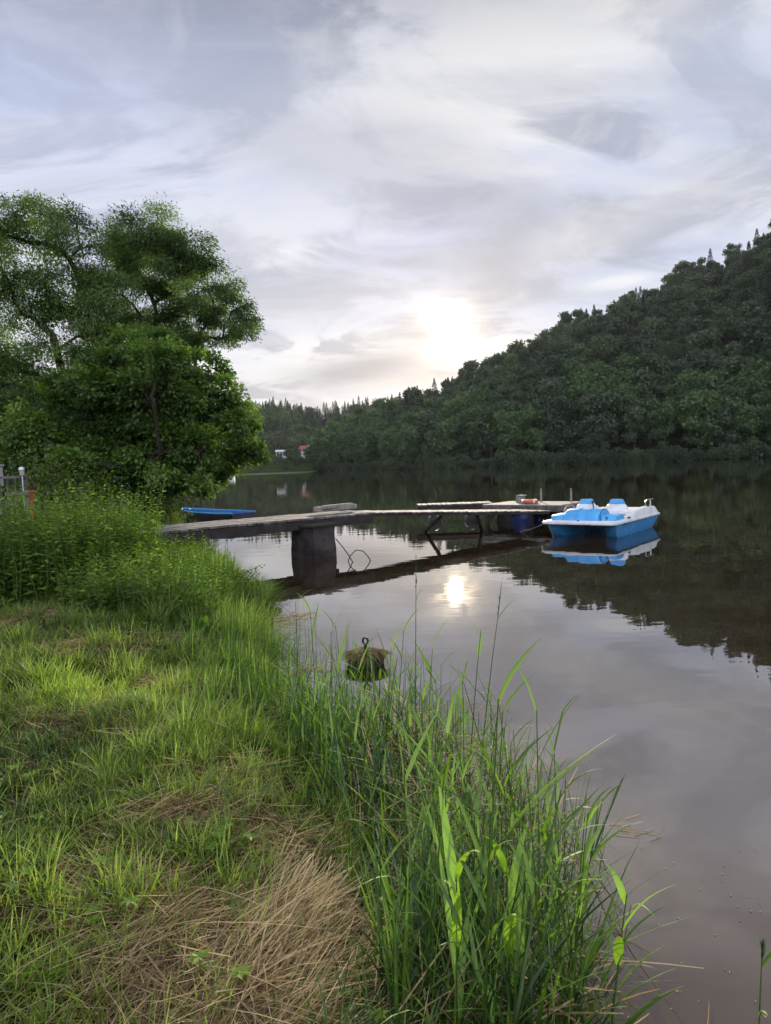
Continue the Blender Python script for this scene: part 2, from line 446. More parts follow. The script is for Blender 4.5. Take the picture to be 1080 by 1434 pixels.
# ------------------------------------------------------------------ forest trees
def broad_mesh(seed, h, rad, nl, mat, tint0):
    g = np.random.default_rng(seed); A = Acc()
    V, F = np_tube([(0, 0, -1.5), (0, 0, h * .3), (.2, .1, h * .6)], [.32, .25, .12], 5); A.add(V, F, 0, 1)
    nlobe = 19
    for i in range(nlobe):
        a = g.uniform(0, 6.28); zz = g.uniform(.16, .86); rr = rad * .66 * math.sqrt(max(.10, 1 - ((zz - .42) / .55) ** 2)) * g.uniform(.3, 1.0)
        c = np.array([rr * math.cos(a), rr * math.sin(a), h * zz]); lr = rad * g.uniform(.30, .46)
        n = nl // nlobe
        dv = unit(g.normal(0, 1, (n, 3))); dv[:, 2] *= .8
        pos = c + dv * (lr * g.uniform(.35, 1.2, n)[:, None]); pos[:, 2] += g.normal(0, .2, n)
        ax = unit(dv * .5 + g.normal(0, .6, (n, 3))); nr = unit(dv + g.normal(0, .45, (n, 3)))
        Ls = g.uniform(.5, 1.0, n); Vl, Fl = leaves(pos - ax * Ls[:, None] * .5, ax, nr, Ls, Ls * g.uniform(.6, .95, n))
        A.add(Vl, Fl, np.clip(tint0 + g.uniform(-.3, .3) + g.normal(0, .2, n), 0, 1))
    return A.build('broadleaf_tree', [mat, MT['bark']], link=False)
def conifer_mesh(seed, h, rad):
    g = np.random.default_rng(seed); A = Acc()
    V, F = np_tube([(0, 0, -1.5), (0, 0, h * .5), (0, 0, h)], [.28, .18, .03], 5); A.add(V, F, 0, 1)
    n = 1100
    zz = g.uniform(.1, 1.0, n) ** .85; a = g.uniform(0, 6.28, n)
    tier = 1 - .28 * ((zz * 11) % 1.0)
    rmax = rad * (1 - zz) ** .85 * tier + .12; rr = rmax * np.sqrt(g.uniform(.15, 1.1, n))
    pos = np.stack([rr * np.cos(a), rr * np.sin(a), h * zz - rr * .25], -1)
    ax = np.stack([np.cos(a), np.sin(a), -.45 + g.normal(0, .25, n)], -1); nr = unit(np.array([0, 0, 1.]) + g.normal(0, .5, (n, 3)))
    Ls = g.uniform(.5, 1.1, n) * (1.15 - .6 * zz); Vl, Fl = leaves(pos - unit(ax) * Ls[:, None] * .5, ax, nr, Ls, Ls * .5)
    A.add(Vl, Fl, np.clip(.5 + g.normal(0, .22, n), 0, 1))
    return A.build('conifer_tree', [MT['conifer'], MT['bark']], link=False)
broad = [broad_mesh(10 + i, 13.5 + i % 3 * 2.4, 4.3 + (i % 2) * .9, 3000, MT['forest'], .30 + .1 * (i % 4)) for i in range(6)]
light = [broad_mesh(40 + i, 14 + i, 4.9, 3000, MT['forest_light'], .5) for i in range(2)]
conif = [conifer_mesh(60 + i, 13.5 + 1.4 * i, 3.7 + .25 * i) for i in range(4)]
def bush_mesh(seed):
    g = np.random.default_rng(seed); A = Acc()
    for i in range(12):
        a = g.uniform(0, 6.28); c = np.array([math.cos(a) * g.uniform(0, 1.9), math.sin(a) * g.uniform(0, 1.9), g.uniform(.1, 2.2)]); n = 110
        dv = unit(g.normal(0, 1, (n, 3))); pos = c + dv * g.uniform(.3, 1.1, n)[:, None]
        ax = unit(dv + g.normal(0, .6, (n, 3))); Ls = g.uniform(.3, .6, n); Vl, Fl = leaves(pos, ax, unit(dv + g.normal(0, .5, (n, 3))), Ls, Ls * .7)
        A.add(Vl, Fl, np.clip(.35 + g.uniform(-.3, .3) + g.normal(0, .2, n), 0, 1))
    V, F = np_tube([(0, 0, -1), (0, 0, 1.2)], [.12, .06], 5); A.add(V, F, 0, 1)
    return A.build('waterside_bush', [MT['forest'], MT['bark']], link=False)
bush = [bush_mesh(80 + i) for i in range(3)]
PROT = broad + light + conif + bush           # 0-5 dark broadleaf, 6-7 light, 8-11 conifer

trees = []                              # (x, y, z, proto, rot, scale, dist, apparent size)
def clear_of_houses(x, y): return all(math.hypot(x - q[0], y - q[1]) > q[2] for q in HOUSES)
hb = at_dist(318, 660, 266); hw = at_dist(394, 634, 405); hr = at_dist(430, 640, 405)
HOUSES = [(hb[0], hb[1], 9), (hw[0], hw[1], 7), (hr[0], hr[1], 9)] + \
    [(h_[0] * k, h_[1] * k, 7) for h_ in (hw, hr) for k in (.95, .9)]
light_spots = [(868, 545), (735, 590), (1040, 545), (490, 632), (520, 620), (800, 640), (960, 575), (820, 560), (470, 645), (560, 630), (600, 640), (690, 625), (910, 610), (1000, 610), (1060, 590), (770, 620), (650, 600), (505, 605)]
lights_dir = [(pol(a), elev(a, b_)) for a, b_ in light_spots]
step = 7.0
for D in np.arange(203, 470, step):
    for az in np.arange(pol(442), R_(52), step / D):
        a = az + rng.uniform(-.45, .45) * step / D; d = D + rng.uniform(-.45, .45) * step
        d0 = np.interp(a, az_r, D0_r); d1 = np.interp(a, az_r, D1_r)
        if d < d0 + 3.0 or d > d1 + 22: continue
        z = float(hill_r(np.array(a), np.array(d)))
        el = (z + 9 - H) / d
        u = (d - d0) / (d1 - d0)
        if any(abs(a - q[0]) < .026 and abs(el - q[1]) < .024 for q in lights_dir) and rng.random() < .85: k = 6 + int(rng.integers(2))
        elif rng.random() < np.interp(u, [0, .4, 1], [.01, .08, .14]) + (.3 if a < pol(640) and u > .6 else 0): k = 8 + int(rng.integers(4))
        else: k = int(rng.integers(6))
        s = rng.choice([rng.uniform(.65, .95), rng.uniform(.9, 1.25), rng.uniform(1.2, 1.5)], p=[.4, .42, .18]) * np.interp(u, [.8, 1.0], [1.0, .82])
        trees.append((math.sin(a) * d, math.cos(a) * d, z - .4, k, rng.uniform(0, 6.28), s, d, a))
# small trees fringing the water under the hill
for a in np.arange(pol(462), R_(50), 1.9 / 230):
    d0 = np.interp(a, az_r, D0_r); d = d0 + rng.uniform(-1.6, 1.8)
    trees.append((math.sin(a) * d, math.cos(a) * d, .05, 12 + int(rng.integers(3)), rng.uniform(0, 6.28), rng.uniform(.6, 1.5), d, a))
step = 7.8
for D in np.arange(265, 675, step):
    for az in np.arange(pol(150), pol(640), step / D):
        a = az + rng.uniform(-.45, .45) * step / D; d = D + rng.uniform(-.45, .45) * step
        u = (d - d0_f(a)) / (D1F - d0_f(a))
        x, y = math.sin(a) * d, math.cos(a) * d
        if u < .035 or (u < .40 and rng.random() > np.interp(u, [.05, .15, .4], [.12, .45, .7])) or not clear_of_houses(x, y): continue
        if a > pol(470) and d < np.interp(a, az_r, D1_r) + 20: continue
        z = float(hill_f(np.array(a), np.array(d)))
        pc = np.interp(u, [.3, .5, .75, 1], [.05, .35, .6, .92])
        k = 8 + int(rng.integers(4)) if rng.random() < pc else (6 + int(rng.integers(2)) if rng.random() < .25 else int(rng.integers(6)))
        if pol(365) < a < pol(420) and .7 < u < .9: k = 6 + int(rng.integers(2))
        s = rng.uniform(.7, 1.1) * (.42 if u < .3 else .9)
        trees.append((x, y, z - .4, k, rng.uniform(0, 6.28), s, d, a))

def inview(a): return pol(240) < a < pol(1110)
GRP = {'b': ('dark green broadleaf tree in the wood across the lake', 'broadleaf trees across the lake'),
       'l': ('light green broadleaf tree standing out in the dark wood across the lake', 'light broadleaf trees across the lake'),
       'c': ('dark pointed conifer in the wood across the lake', 'conifers across the lake'),
       'w': ('low dark bush overhanging the water at the foot of the wooded hill', 'bushes along the far waterline')}
kind_of = lambda k: 'b' if k < 6 else ('l' if k < 8 else ('c' if k < 12 else 'w'))
cnt = {'b': 0, 'l': 0, 'c': 0, 'w': 0}; LIM = {'b': 240, 'l': 60, 'c': 80, 'w': 90}
rest = []
order = sorted(trees, key=lambda q: q[6] / q[5])
for q in order:
    kk = kind_of(q[3])
    if inview(q[7]) and cnt[kk] < LIM[kk]:
        cnt[kk] += 1
        o = PROT[q[3]].copy(); COL.objects.link(o)
        o.location = q[:3]; o.rotation_euler = (0, 0, q[4]); o.scale = (q[5],) * 3
        tag(o, GRP[kk][0], 'bush' if kk == 'w' else 'tree', GRP[kk][1])
    else: rest.append(q)
# everything behind them reads as one mass: one object of instanced trees
pc = bpy.data.collections.new('forest sources')
for i, o in enumerate(PROT):
    q = o.copy(); q.name = 'src_%02d' % i; pc.objects.link(q)
me = bpy.data.meshes.new('forest'); me.vertices.add(len(rest))
me.vertices.foreach_set('co', np.array([q[:3] for q in rest], np.float32).ravel())
for nm, ty, vals in (('pick', 'INT', [q[3] for q in rest]), ('yaw', 'FLOAT', [q[4] for q in rest]), ('size', 'FLOAT', [q[5] for q in rest])):
    at = me.attributes.new(nm, ty, 'POINT'); at.data.foreach_set('value', vals)
fo = bpy.data.objects.new('forest', me); COL.objects.link(fo); tag(fo, 'dense mixed wood covering the far hillsides', 'forest', kind='stuff')
ng = bpy.data.node_groups.new('forest trees', 'GeometryNodeTree')
ng.interface.new_socket('Geometry', in_out='INPUT', socket_type='NodeSocketGeometry'); ng.interface.new_socket('Geometry', in_out='OUTPUT', socket_type='NodeSocketGeometry')
N = ng.nodes; gi = N.new('NodeGroupInput'); go = N.new('NodeGroupOutput')
ci = N.new('GeometryNodeCollectionInfo'); ci.inputs['Collection'].default_value = pc; ci.inputs['Separate Children'].default_value = True; ci.inputs['Reset Children'].default_value = True
ip = N.new('GeometryNodeInstanceOnPoints'); ip.inputs['Pick Instance'].default_value = True
def attr(nm, ty):
    q = N.new('GeometryNodeInputNamedAttribute'); q.data_type = ty; q.inputs['Name'].default_value = nm; return q.outputs['Attribute']
cx = N.new('ShaderNodeCombineXYZ')
ng.links.new(attr('yaw', 'FLOAT'), cx.inputs[2]); ng.links.new(cx.outputs[0], ip.inputs['Rotation'])
ng.links.new(attr('size', 'FLOAT'), ip.inputs['Scale']); ng.links.new(attr('pick', 'INT'), ip.inputs['Instance Index'])
ng.links.new(gi.outputs[0], ip.inputs['Points']); ng.links.new(ci.outputs[0], ip.inputs['Instance']); ng.links.new(ip.outputs[0], go.inputs[0])
fo.modifiers.new('trees', 'NODES').node_group = ng
print('forest: things', cnt, 'rest', len(rest))

# ------------------------------------------------------------------ houses on the far bank
def house(name, label, c, w, d, h, rh, rz, roofm, floors=1, dz=0):
    root = empty(name, (c[0], c[1], c[2]), rz); tag(root, label, 'house')
    b_ = MB(); b_.box((0, 0, h / 2 - 1), (w, d, h + 2)); 
    b_.add([(-w / 2, -d / 2, h), (-w / 2, d / 2, h), (-w / 2, 0, h + rh * .98), (w / 2, -d / 2, h), (w / 2, d / 2, h), (w / 2, 0, h + rh * .98)], [(0, 1, 2), (3, 5, 4), (0, 2, 5, 3), (1, 4, 5, 2)])
    b_.build('wall', MT['whitewall'], root)
    rf = MB(); e = .5
    for s in (-1, 1):
        rf.beam((-w / 2 - e, s * (d / 4 + .2), h + rh / 2 - .05), (w / 2 + e, s * (d / 4 + .2), h + rh / 2 - .05), math.hypot(d / 2 + .7, rh), .22, (0, s * rh, d / 2))
    rfo = rf.build('roof', roofm, root)
    if rh > 1:
        ch = MB(); ch.box((w * .2, .4, h + rh + .2), (.6, .6, 1.2)); ch.build('chimney', MT['whitewall'], rfo)
    for fl in range(floors):
        for i in range(3):
            x = (i - 1) * w * .3
            fr = MB(); fr.box((x, -d / 2 - .03, 1.3 + fl * 2.7), (1.25, .1, 1.35)); fo_ = fr.build('window', MT['wood_dark'] if floors == 1 else MT['whitewall'], root)
            pn = MB(); pn.box((x, -d / 2 - .09, 1.3 + fl * 2.7), (1.05, .06, 1.15)); pn.build('pane', MT['glass'], fo_)
    return root
house('white_house', 'small white house half hidden by trees above the far shore', (hw[0], hw[1], hill_f(np.array(pol(394)), np.array(405.)) + .8), 5.6, 6, 2.7, .8, .1, MT['whitewall'])
house('red_roofed_house', 'red roofed house among the trees above the far shore', (hr[0], hr[1], hill_f(np.array(pol(430)), np.array(405.)) + .3), 7, 7, 3.4, 2.6, -.35, MT['roof'], 2)
root = empty('boathouse', (hb[0], hb[1], .7), .1); tag(root, 'low white boathouse on the beach of the far shore', 'boathouse')
q = MB(); q.box((0, 0, 1), (5.2, 4, 2.2)); q.build('wall', MT['whitewall'], root)
q = MB(); q.box((0, -.1, 2.2), (5.8, 4.6, .16)); q.build('roof', MT['concrete'], root)
for x in (-1.5, -.1):
    q = MB(); q.box((x, -2.02, .95), (1.1, .08, 1.6)); q.build('door', MT['glass'], root)

# ------------------------------------------------------------------ near trees
def near_tree(name, label, base, trunk, lobes, leafm, leaf, nleaf, r0, twigs=9, tintc=.45, spread=1.0, zflat=.8, depth=2.0, droop=.2, slender=.5):
    """trunk: list of points; lobes: (centre, radius). Limbs chain from lobe to lobe, twigs carry the leaves."""
    root = empty(name, base); tag(root, label, 'tree')
    B = np.asarray(base, float)
    nodes = []; par = []
    for i, q in enumerate(trunk): nodes.append(np.asarray(q, float)); par.append(i - 1)
    lob_nodes = []
    tb = nodes[-1]
    for c, rad in sorted(lobes, key=lambda q: np.linalg.norm(q[0] - tb)):
        P = np.array(nodes); dv = c - P; dist = np.linalg.norm(dv, axis=1)
        cost = dist + np.where(dv[:, 2] < .1 * dist, 1.5, 0) * dist + .02 * np.arange(len(P)) * 0
        cost[:max(1, len(trunk) // 3)] += 50
        j = int(np.argmin(cost)); L = dist[j]; k = max(2, int(L / .35)); prev = j
        sag = np.array([0, 0, 1.]) * L * .12
        for s_ in range(1, k + 1):
            f = s_ / k; q = nodes[j] * (1 - f) + c * f + sag * math.sin(f * math.pi) + rng.normal(0, .035 * L, 3) * (f < 1) * .6
            nodes.append(q); par.append(prev); prev = len(nodes) - 1
        lob_nodes.append((prev, c, rad))
    leafA = Acc(); tw = Acc()
    load = np.zeros(len(nodes)); 
    for (i, c, rad) in lob_nodes: load[i] += rad * rad
    for i in range(len(nodes) - 1, 0, -1):
        if par[i] >= 0: load[par[i]] += load[i]
    rr = r0 * np.sqrt(load / load[0]); 
    rr = np.maximum(rr, .012)
    kids = {}
    for i, q in enumerate(par): kids.setdefault(q, []).append(i)
    stack = [(0, None)]
    while stack:                                   # tubes follow the thickest child
        i, pr = stack.pop(); chain = [pr] if pr is not None else []; chain.append(i)
        while i in kids:
            ks = sorted(kids[i], key=lambda z: -load[z]); 
            for z in ks[1:]: stack.append((z, i))
            i = ks[0]; chain.append(i)
        if len(chain) > 1:
            rads = rr[chain].copy()
            if pr is not None: rads[0] = rads[1]
            V, F = np_tube(np.array([nodes[z] for z in chain]) - B, rads, 7); tw.add(V, F, 0)
    area = sum(q[2] ** 2 for q in lob_nodes)
    for (i, c, rad) in lob_nodes:
        nt = max(4, int(twigs * rng.uniform(.6, 1.4))); dv = rand_unit(nt) * (rng.uniform(.35, 1.0, nt) ** .6)[:, None] * rad * spread; dv[:, 2] *= zflat
        ends = c + dv
        tl = rng.uniform(-.22, .22)
        for e in ends:
            st = nodes[i] if rng.random() < .6 else nodes[par[i]]
            mid = (st + e) / 2 + rng.normal(0, .08, 3) + np.array([0, 0, .06])
            V, F = np_tube(np.array([st, mid, e]) - B, [.013, .009, .004], 4); tw.add(V, F, 0)
            n = max(4, int(nleaf * rad * rad / area / twigs * rng.uniform(.4, 1.6))); tt = rng.normal(0, .16)
            sg = rad * slender
            f = rng.uniform(0, 1, n)[:, None] ** .7
            pos = mid * (1 - f) + e * f + np.clip(rng.normal(0, 1, (n, 3)), -1.7, 1.7) * np.array([sg, sg, sg * .62]) * .55
            ax = unit(pos - c + rng.normal(0, .35, (n, 3)) + np.array([0, 0, -droop])); nr = unit(np.array([0, 0, 1.]) + rng.normal(0, .55, (n, 3)))
            Ls = leaf[0] * rng.uniform(.65, 1.3, n)
            Vl, Fl = leaves(pos - B, ax, nr, Ls, Ls * leaf[1])
            leafA.add(Vl, Fl, np.clip(tintc + tl + tt + rng.normal(0, .15, n), 0, 1))
    tr = tw.build('trunk', [MT['bark']], root, smooth=True)
    cr = leafA.build('crown', [leafm], root)
    return root

def L_(Y, dep, lst, k=1.0):
    o = []
    for (x, y, rp) in lst:
        yy = Y + rng.uniform(-dep, dep); o.append((at_y(x, y, yy), rp / 1000 * Y * k))
    return o
YA, YB, YM = 24.0, 26.0, 18.5
gA = at_y(112, 700, YA); gA[2] = ground_h(gA[0], gA[1]) - .1
gB = at_y(186, 700, YB); gB[2] = ground_h(gB[0], gB[1]) - .1
gM = at_y(190, 700, YM); gM[2] = ground_h(gM[0], gM[1]) - .1
lA = L_(YA, 1.6, [(20, 298, 20), (58, 300, 22), (108, 312, 24), (-10, 335, 26), (42, 340, 26), (88, 352, 26), (128, 345, 22), (8, 385, 26), (60, 395, 26), (112, 398, 26),
        (-30, 400, 30), (30, 440, 26), (84, 446, 24), (138, 388, 20), (-20, 470, 28), (124, 440, 22), (30, 520, 34), (-10, 540, 38), (-40, 590, 40), (60, 560, 38), (20, 590, 42), (70, 610, 40), (10, 635, 40), (-50, 650, 40),
        (-60, 340, 34), (-90, 420, 40), (-70, 500, 40), (-100, 560, 44), (45, 640, 36), (110, 520, 20), (-55, 290, 26), (20, 420, 24), (70, 425, 22), (110, 430, 22), (140, 470, 22), (60, 480, 22), (5, 500, 26), (-25, 360, 26), (100, 490, 18), (140, 420, 22), (80, 315, 18), (-15, 300, 22)], 1.5)
near_tree('tall_tree', 'tall airy tree at the left edge with a forked leaning trunk', gA,
          [gA, at_y(108, 640, YA), at_y(98, 560, YA), at_y(84, 510, YA), at_y(74, 470, YA)], lA, MT['willow'], (.11, .36), 150000, .22, twigs=14, tintc=.48, spread=1.0, slender=.48, droop=.3)
lB = L_(YB, 1.6, [(165, 335, 22), (195, 318, 24), (228, 316, 24), (262, 340, 22), (178, 362, 24), (220, 356, 24), (252, 376, 22), (290, 372, 18), (205, 400, 24), (246, 412, 24), (284, 404, 20), (318, 402, 18), (162, 412, 22), (180, 446, 24), (222, 448, 24), (264, 444, 22),
        (300, 446, 18), (335, 432, 16), (346, 448, 15), (340, 466, 14), (312, 474, 14), (280, 482, 16), (150, 460, 22), (206, 486, 22), (240, 484, 20), (180, 520, 26), (240, 540, 24), (150, 560, 28), (200, 580, 30), (270, 480, 18), (205, 350, 20), (150, 380, 20), (120, 500, 22), (160, 500, 22), (300, 425, 16)], 1.5)
near_tree('tall_tree', 'tall airy tree with a straight trunk behind the bushy bright green tree', gB,
          [gB, at_y(188, 640, YB), at_y(190, 560, YB), at_y(193, 500, YB), at_y(196, 440, YB)], lB, MT['willow'], (.11, .36), 125000, .18, twigs=14, tintc=.46, spread=1.0, slender=.48, droop=.3)
lM = L_(YM, 1.7, [(178, 482, 26), (225, 486, 30), (150, 512, 30), (200, 515, 34), (252, 515, 32), (292, 515, 26), (112, 545, 32), (160, 552, 36), (212, 555, 38), (262, 552, 36), (305, 550, 28), (328, 570, 26), (90, 580, 34), (140, 590, 38), (190, 594, 40), (240, 592, 40), (290, 590, 36), (335, 596, 28), (350, 612, 24),
        (70, 615, 32), (40, 600, 30), (30, 640, 32), (60, 655, 30), (120, 632, 38), (170, 634, 40), (226, 634, 42), (280, 632, 38), (325, 634, 28), (350, 632, 20), (100, 656, 30), (150, 664, 34), (205, 668, 34), (255, 664, 32), (296, 662, 24), (286, 684, 16), (230, 500, 26)], 1.12)
near_tree('bushy_tree', 'dense bushy tree with broad bright green leaves overhanging the water', gM,
          [gM, at_y(190, 660, YM), at_y(192, 620, YM), at_y(194, 580, YM)], lM, MT['maple'], (.105, .7), 95000, .2, twigs=14, tintc=.48, spread=1.2, slender=.40, zflat=.8)
YD = 30.0
gD = at_y(20, 690, YD); gD[2] = ground_h(gD[0], gD[1]) - .1
lD = L_(YD, 1.8, [(10, 540, 30), (50, 560, 30), (-20, 560, 34), (20, 580, 36), (70, 590, 32), (110, 560, 26), (-40, 600, 38), (40, 610, 36), (95, 615, 32), (0, 630, 40), (60, 640, 36), (120, 600, 26), (140, 640, 30), (-60, 650, 40), (20, 655, 36), (90, 655, 30)], 1.15)
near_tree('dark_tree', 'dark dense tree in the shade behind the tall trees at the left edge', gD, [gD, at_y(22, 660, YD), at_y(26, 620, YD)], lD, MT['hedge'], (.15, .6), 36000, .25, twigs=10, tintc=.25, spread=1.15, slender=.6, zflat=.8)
# shrubs beside and behind them
def shrub(name, label, px, py, Y, rad, n, mat, leaf, tintc, parts=7):
    c = at_y(px, py, Y); z = float(ground_h(c[0], c[1])); base = np.array([c[0], c[1], z])
    root = empty(name, base); tag(root, label, 'shrub')
    A = Acc(); S = Acc()
    top = c[2] + rad * .4 - z
    for i in range(parts):
        e = np.array([rng.normal(0, rad * .5), rng.normal(0, rad * .5), top * rng.uniform(.45, 1)])
        V, F = np_tube([(0, 0, -.05), e * np.array([.45, .45, .6]), e], [.03, .02, .006], 5); S.add(V, F, 0)
        k = n // parts; sg = rad * .42
        f = rng.uniform(.15, 1, k)[:, None]
        pos = e * f + rng.normal(0, 1, (k, 3)) * np.array([sg, sg, sg * .7]); pos[:, 2] = np.abs(pos[:, 2])
        ax = rand_unit(k) + np.array([0, 0, -.1]); nr = unit(np.array([0, 0, 1.]) + rng.normal(0, .6, (k, 3)))
        Ls = leaf[0] * rng.uniform(.6, 1.3, k); V, F = leaves(pos, ax, nr, Ls, Ls * leaf[1]); A.add(V, F, np.clip(tintc + rng.uniform(-.2, .2) + rng.normal(0, .15, k), 0, 1))
    S.build('stem', [MT['bark']], root); A.build('foliage', [mat], root)
shrub('shrub', 'yellow green shrub behind the wooden railing at the left edge', 45, 640, 15.5, .75, 2600, MT['hedge'], (.09, .55), .7)
shrub('shrub', 'narrow pale green willow shrub at the waterside beside the blue rowing boat', 238, 700, 17.5, .40, 1500, MT['hedge'], (.12, .25), .75)
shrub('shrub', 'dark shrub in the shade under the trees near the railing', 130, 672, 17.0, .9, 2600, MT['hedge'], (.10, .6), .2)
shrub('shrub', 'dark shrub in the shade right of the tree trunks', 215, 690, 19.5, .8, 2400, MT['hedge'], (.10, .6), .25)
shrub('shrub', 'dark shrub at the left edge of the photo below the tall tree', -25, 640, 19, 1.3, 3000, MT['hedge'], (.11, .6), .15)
shrub('shrub', 'low bush standing in the shade behind the weeds', 70, 665, 16.5, .7, 2200, MT['hedge'], (.10, .6), .45)

cq = on_z(318, 838); root = empty('twiggy_bush', (cq[0], cq[1], .02)); tag(root, 'low dark twiggy bush leaning out over the water below the walkway', 'bush')
A = Acc(); S = Acc()
for i in range(26):
    a = rng.normal(.15, .75); L = rng.uniform(.3, .75); e = np.array([math.cos(a) * L, math.sin(a) * L * .7, rng.uniform(.12, .42)])
    V, F = np_tube([(0, 0, 0), e * np.array([.5, .5, .75]), e], [.006, .004, .0015], 4); S.add(V, F, 0)
    n = 26; f = rng.uniform(.35, 1, n)[:, None]; pos = e * f + rng.normal(0, .03, (n, 3)); pos[:, 2] = np.maximum(pos[:, 2], .03); Ls = rng.uniform(.03, .06, n)
    V, F = leaves(pos, rand_unit(n), rand_unit(n), Ls, Ls * .45); A.add(V, F, np.clip(.12 + rng.normal(0, .12, n), 0, 1))
S.build('stem', [MT['bark']], root); A.build('foliage', [MT['hedge']], root)

# ------------------------------------------------------------------ grass, straw, weeds
def scatter(n, xlo, xhi, ylo, yhi, keep):
    x = rng.uniform(xlo, xhi, n); y = rng.uniform(ylo, yhi, n); k = keep(x, y); return x[k], y[k]
def wp(px, py, z=.3): return on_z(px, py, z)[:2]
DRY = [(*wp(360, 1350), .36, 1.0), (*wp(230, 1350), .26, .9), (*wp(180, 1260), .16, .7), (*wp(250, 1165), .18, .8), (*wp(440, 1250), .16, .8), (*wp(150, 1270), .20, .6), (*wp(320, 1430), .30, 1.0), (*wp(400, 1160), .18, .5),
       (*wp(80, 930), .34, .95), (*wp(190, 915), .30, .8), (*wp(120, 860), .45, .9), (*wp(260, 890), .22, .6), (*wp(90, 1040), .2, .5), (*wp(230, 960), .30, .6), (*wp(150, 1030), .3, .45), (*wp(30, 1000), .3, .3), (*wp(60, 850, .5), .5, .6), (*wp(330, 1100), .3, .5), (*wp(280, 1010), .4, .35)]
def dry(x, y):
    v = np.zeros_like(x)
    for (a, b_, rr, k) in DRY: v = np.maximum(v, k * np.exp(-((x - a) ** 2 + (y - b_) ** 2) / rr ** 2))
    return np.clip(v * (.6 + .8 * vnoise(x, y, 3.0, 31)), 0, 1)
GA = Acc(); SA = Acc()
def grass_patch(n, xlo, xhi, ylo, yhi, lmin, lmax, wmin, wmax, dens=1.0, lean=(0, 0), acc=None, extra=None, dmin=.02, per_tuft=26, tuft_r=.075):
    acc = acc or GA
    def keep(x, y):
        d = shore_d(x, y); k = (d > dmin)
        k &= rng.random(len(x)) < (1 - .80 * dry(x, y)) * (.5 + .8 * vnoise(x, y, 2.4, 5)) * dens
        if extra is not None: k &= extra(x, y)
        return k
    x, y = scatter(n // per_tuft, xlo, xhi, ylo, yhi, keep); nt = len(x)
    tr = rng.uniform(.35, 1.0, nt) * tuft_r; tl = rng.uniform(.5, 1.45, nt) * np.clip(vnoise(x, y, 3.2, 17) * 1.5, .35, 1.3); tt = rng.normal(0, .17, nt)
    k = np.repeat(np.arange(nt), per_tuft); n = len(k)
    off = rng.normal(0, .5, (n, 2)) * tr[k][:, None]
    x = x[k] + off[:, 0]; y = y[k] + off[:, 1]
    ok = shore_d(x, y) > dmin - .03; x, y, k, off = x[ok], y[ok], k[ok], off[ok]; n = len(k)
    z = ground_h(x, y) - .01
    L = (lmin + (lmax - lmin) * .5 * tl[k]) * rng.uniform(.5, 1.3, n)
    a = np.arctan2(off[:, 1], off[:, 0]) + rng.normal(0, .7, n); hv = np.stack([np.cos(a), np.sin(a), 0 * a], -1)
    d0 = unit(np.array([0, 0, 1.]) + hv * np.abs(rng.normal(0, .38, n))[:, None] + np.array([lean[0], lean[1], 0]))
    bend = hv * rng.uniform(.1, .75, n)[:, None] + np.array([lean[0], lean[1], 0]) * .5; bend[:, 2] = -np.linalg.norm(bend[:, :2], axis=1) * .55
    V, F, per = blades(np.stack([x, y, z], -1), d0, bend, L, rng.uniform(wmin, wmax, n), 4)
    tint = np.clip(.48 + (vnoise(x, y, 1.1, 3) - .5) * .9 + rng.normal(0, .17, n) + tt[k], 0, 1)
    acc.add(V, F, np.repeat(tint, per))
grass_patch(160000, -5.5, 1.2, 1.0, 4.2, .05, .25, .003, .0065, tuft_r=.06)
grass_patch(150000, -9.0, -.2, 4.0, 8.2, .06, .27, .004, .008, tuft_r=.085)
grass_patch(62000, -14.0, -2.0, 7.6, 13.0, .16, .52, .006, .011, tuft_r=.12)
grass_patch(16000, -16, -3.5, 12.5, 24.0, .2, .5, .014, .022, tuft_r=.25)
# rough longer grass along the bank and hanging toward the water
TA = Acc()
near_shore = lambda lo, hi: (lambda x, y: (shore_d(x, y) > lo) & (shore_d(x, y) < hi))
grass_patch(6500, -2.5, 1.0, 1.4, 6.0, .18, .40, .004, .008, 1, (.12, .05), TA, near_shore(-.05, .75), -.05)
grass_patch(16000, -3.4, -1.0, 6.6, 10.5, .26, .52, .006, .012, 1.3, (.18, -.10), TA, near_shore(-.30, 1.3), -.30)
grass_patch(9000, -7.5, -3.5, 10.5, 17.0, .35, .8, .010, .018, 1.3, (.1, -.02), TA, near_shore(-.1, 2.2), -.1)
grass_patch(2500, -4.2, -1.4, 5.6, 8.0, .15, .35, .005, .010, .8, (0, 0), TA)
ob = GA.build('grass', [MT['grass']]); tag(ob, 'short green grass on the bank', 'grass', kind='stuff')
ob = TA.build('tall_grass', [MT['tallgrass']]); tag(ob, 'long uncut grass along the water edge', 'grass', kind='stuff')
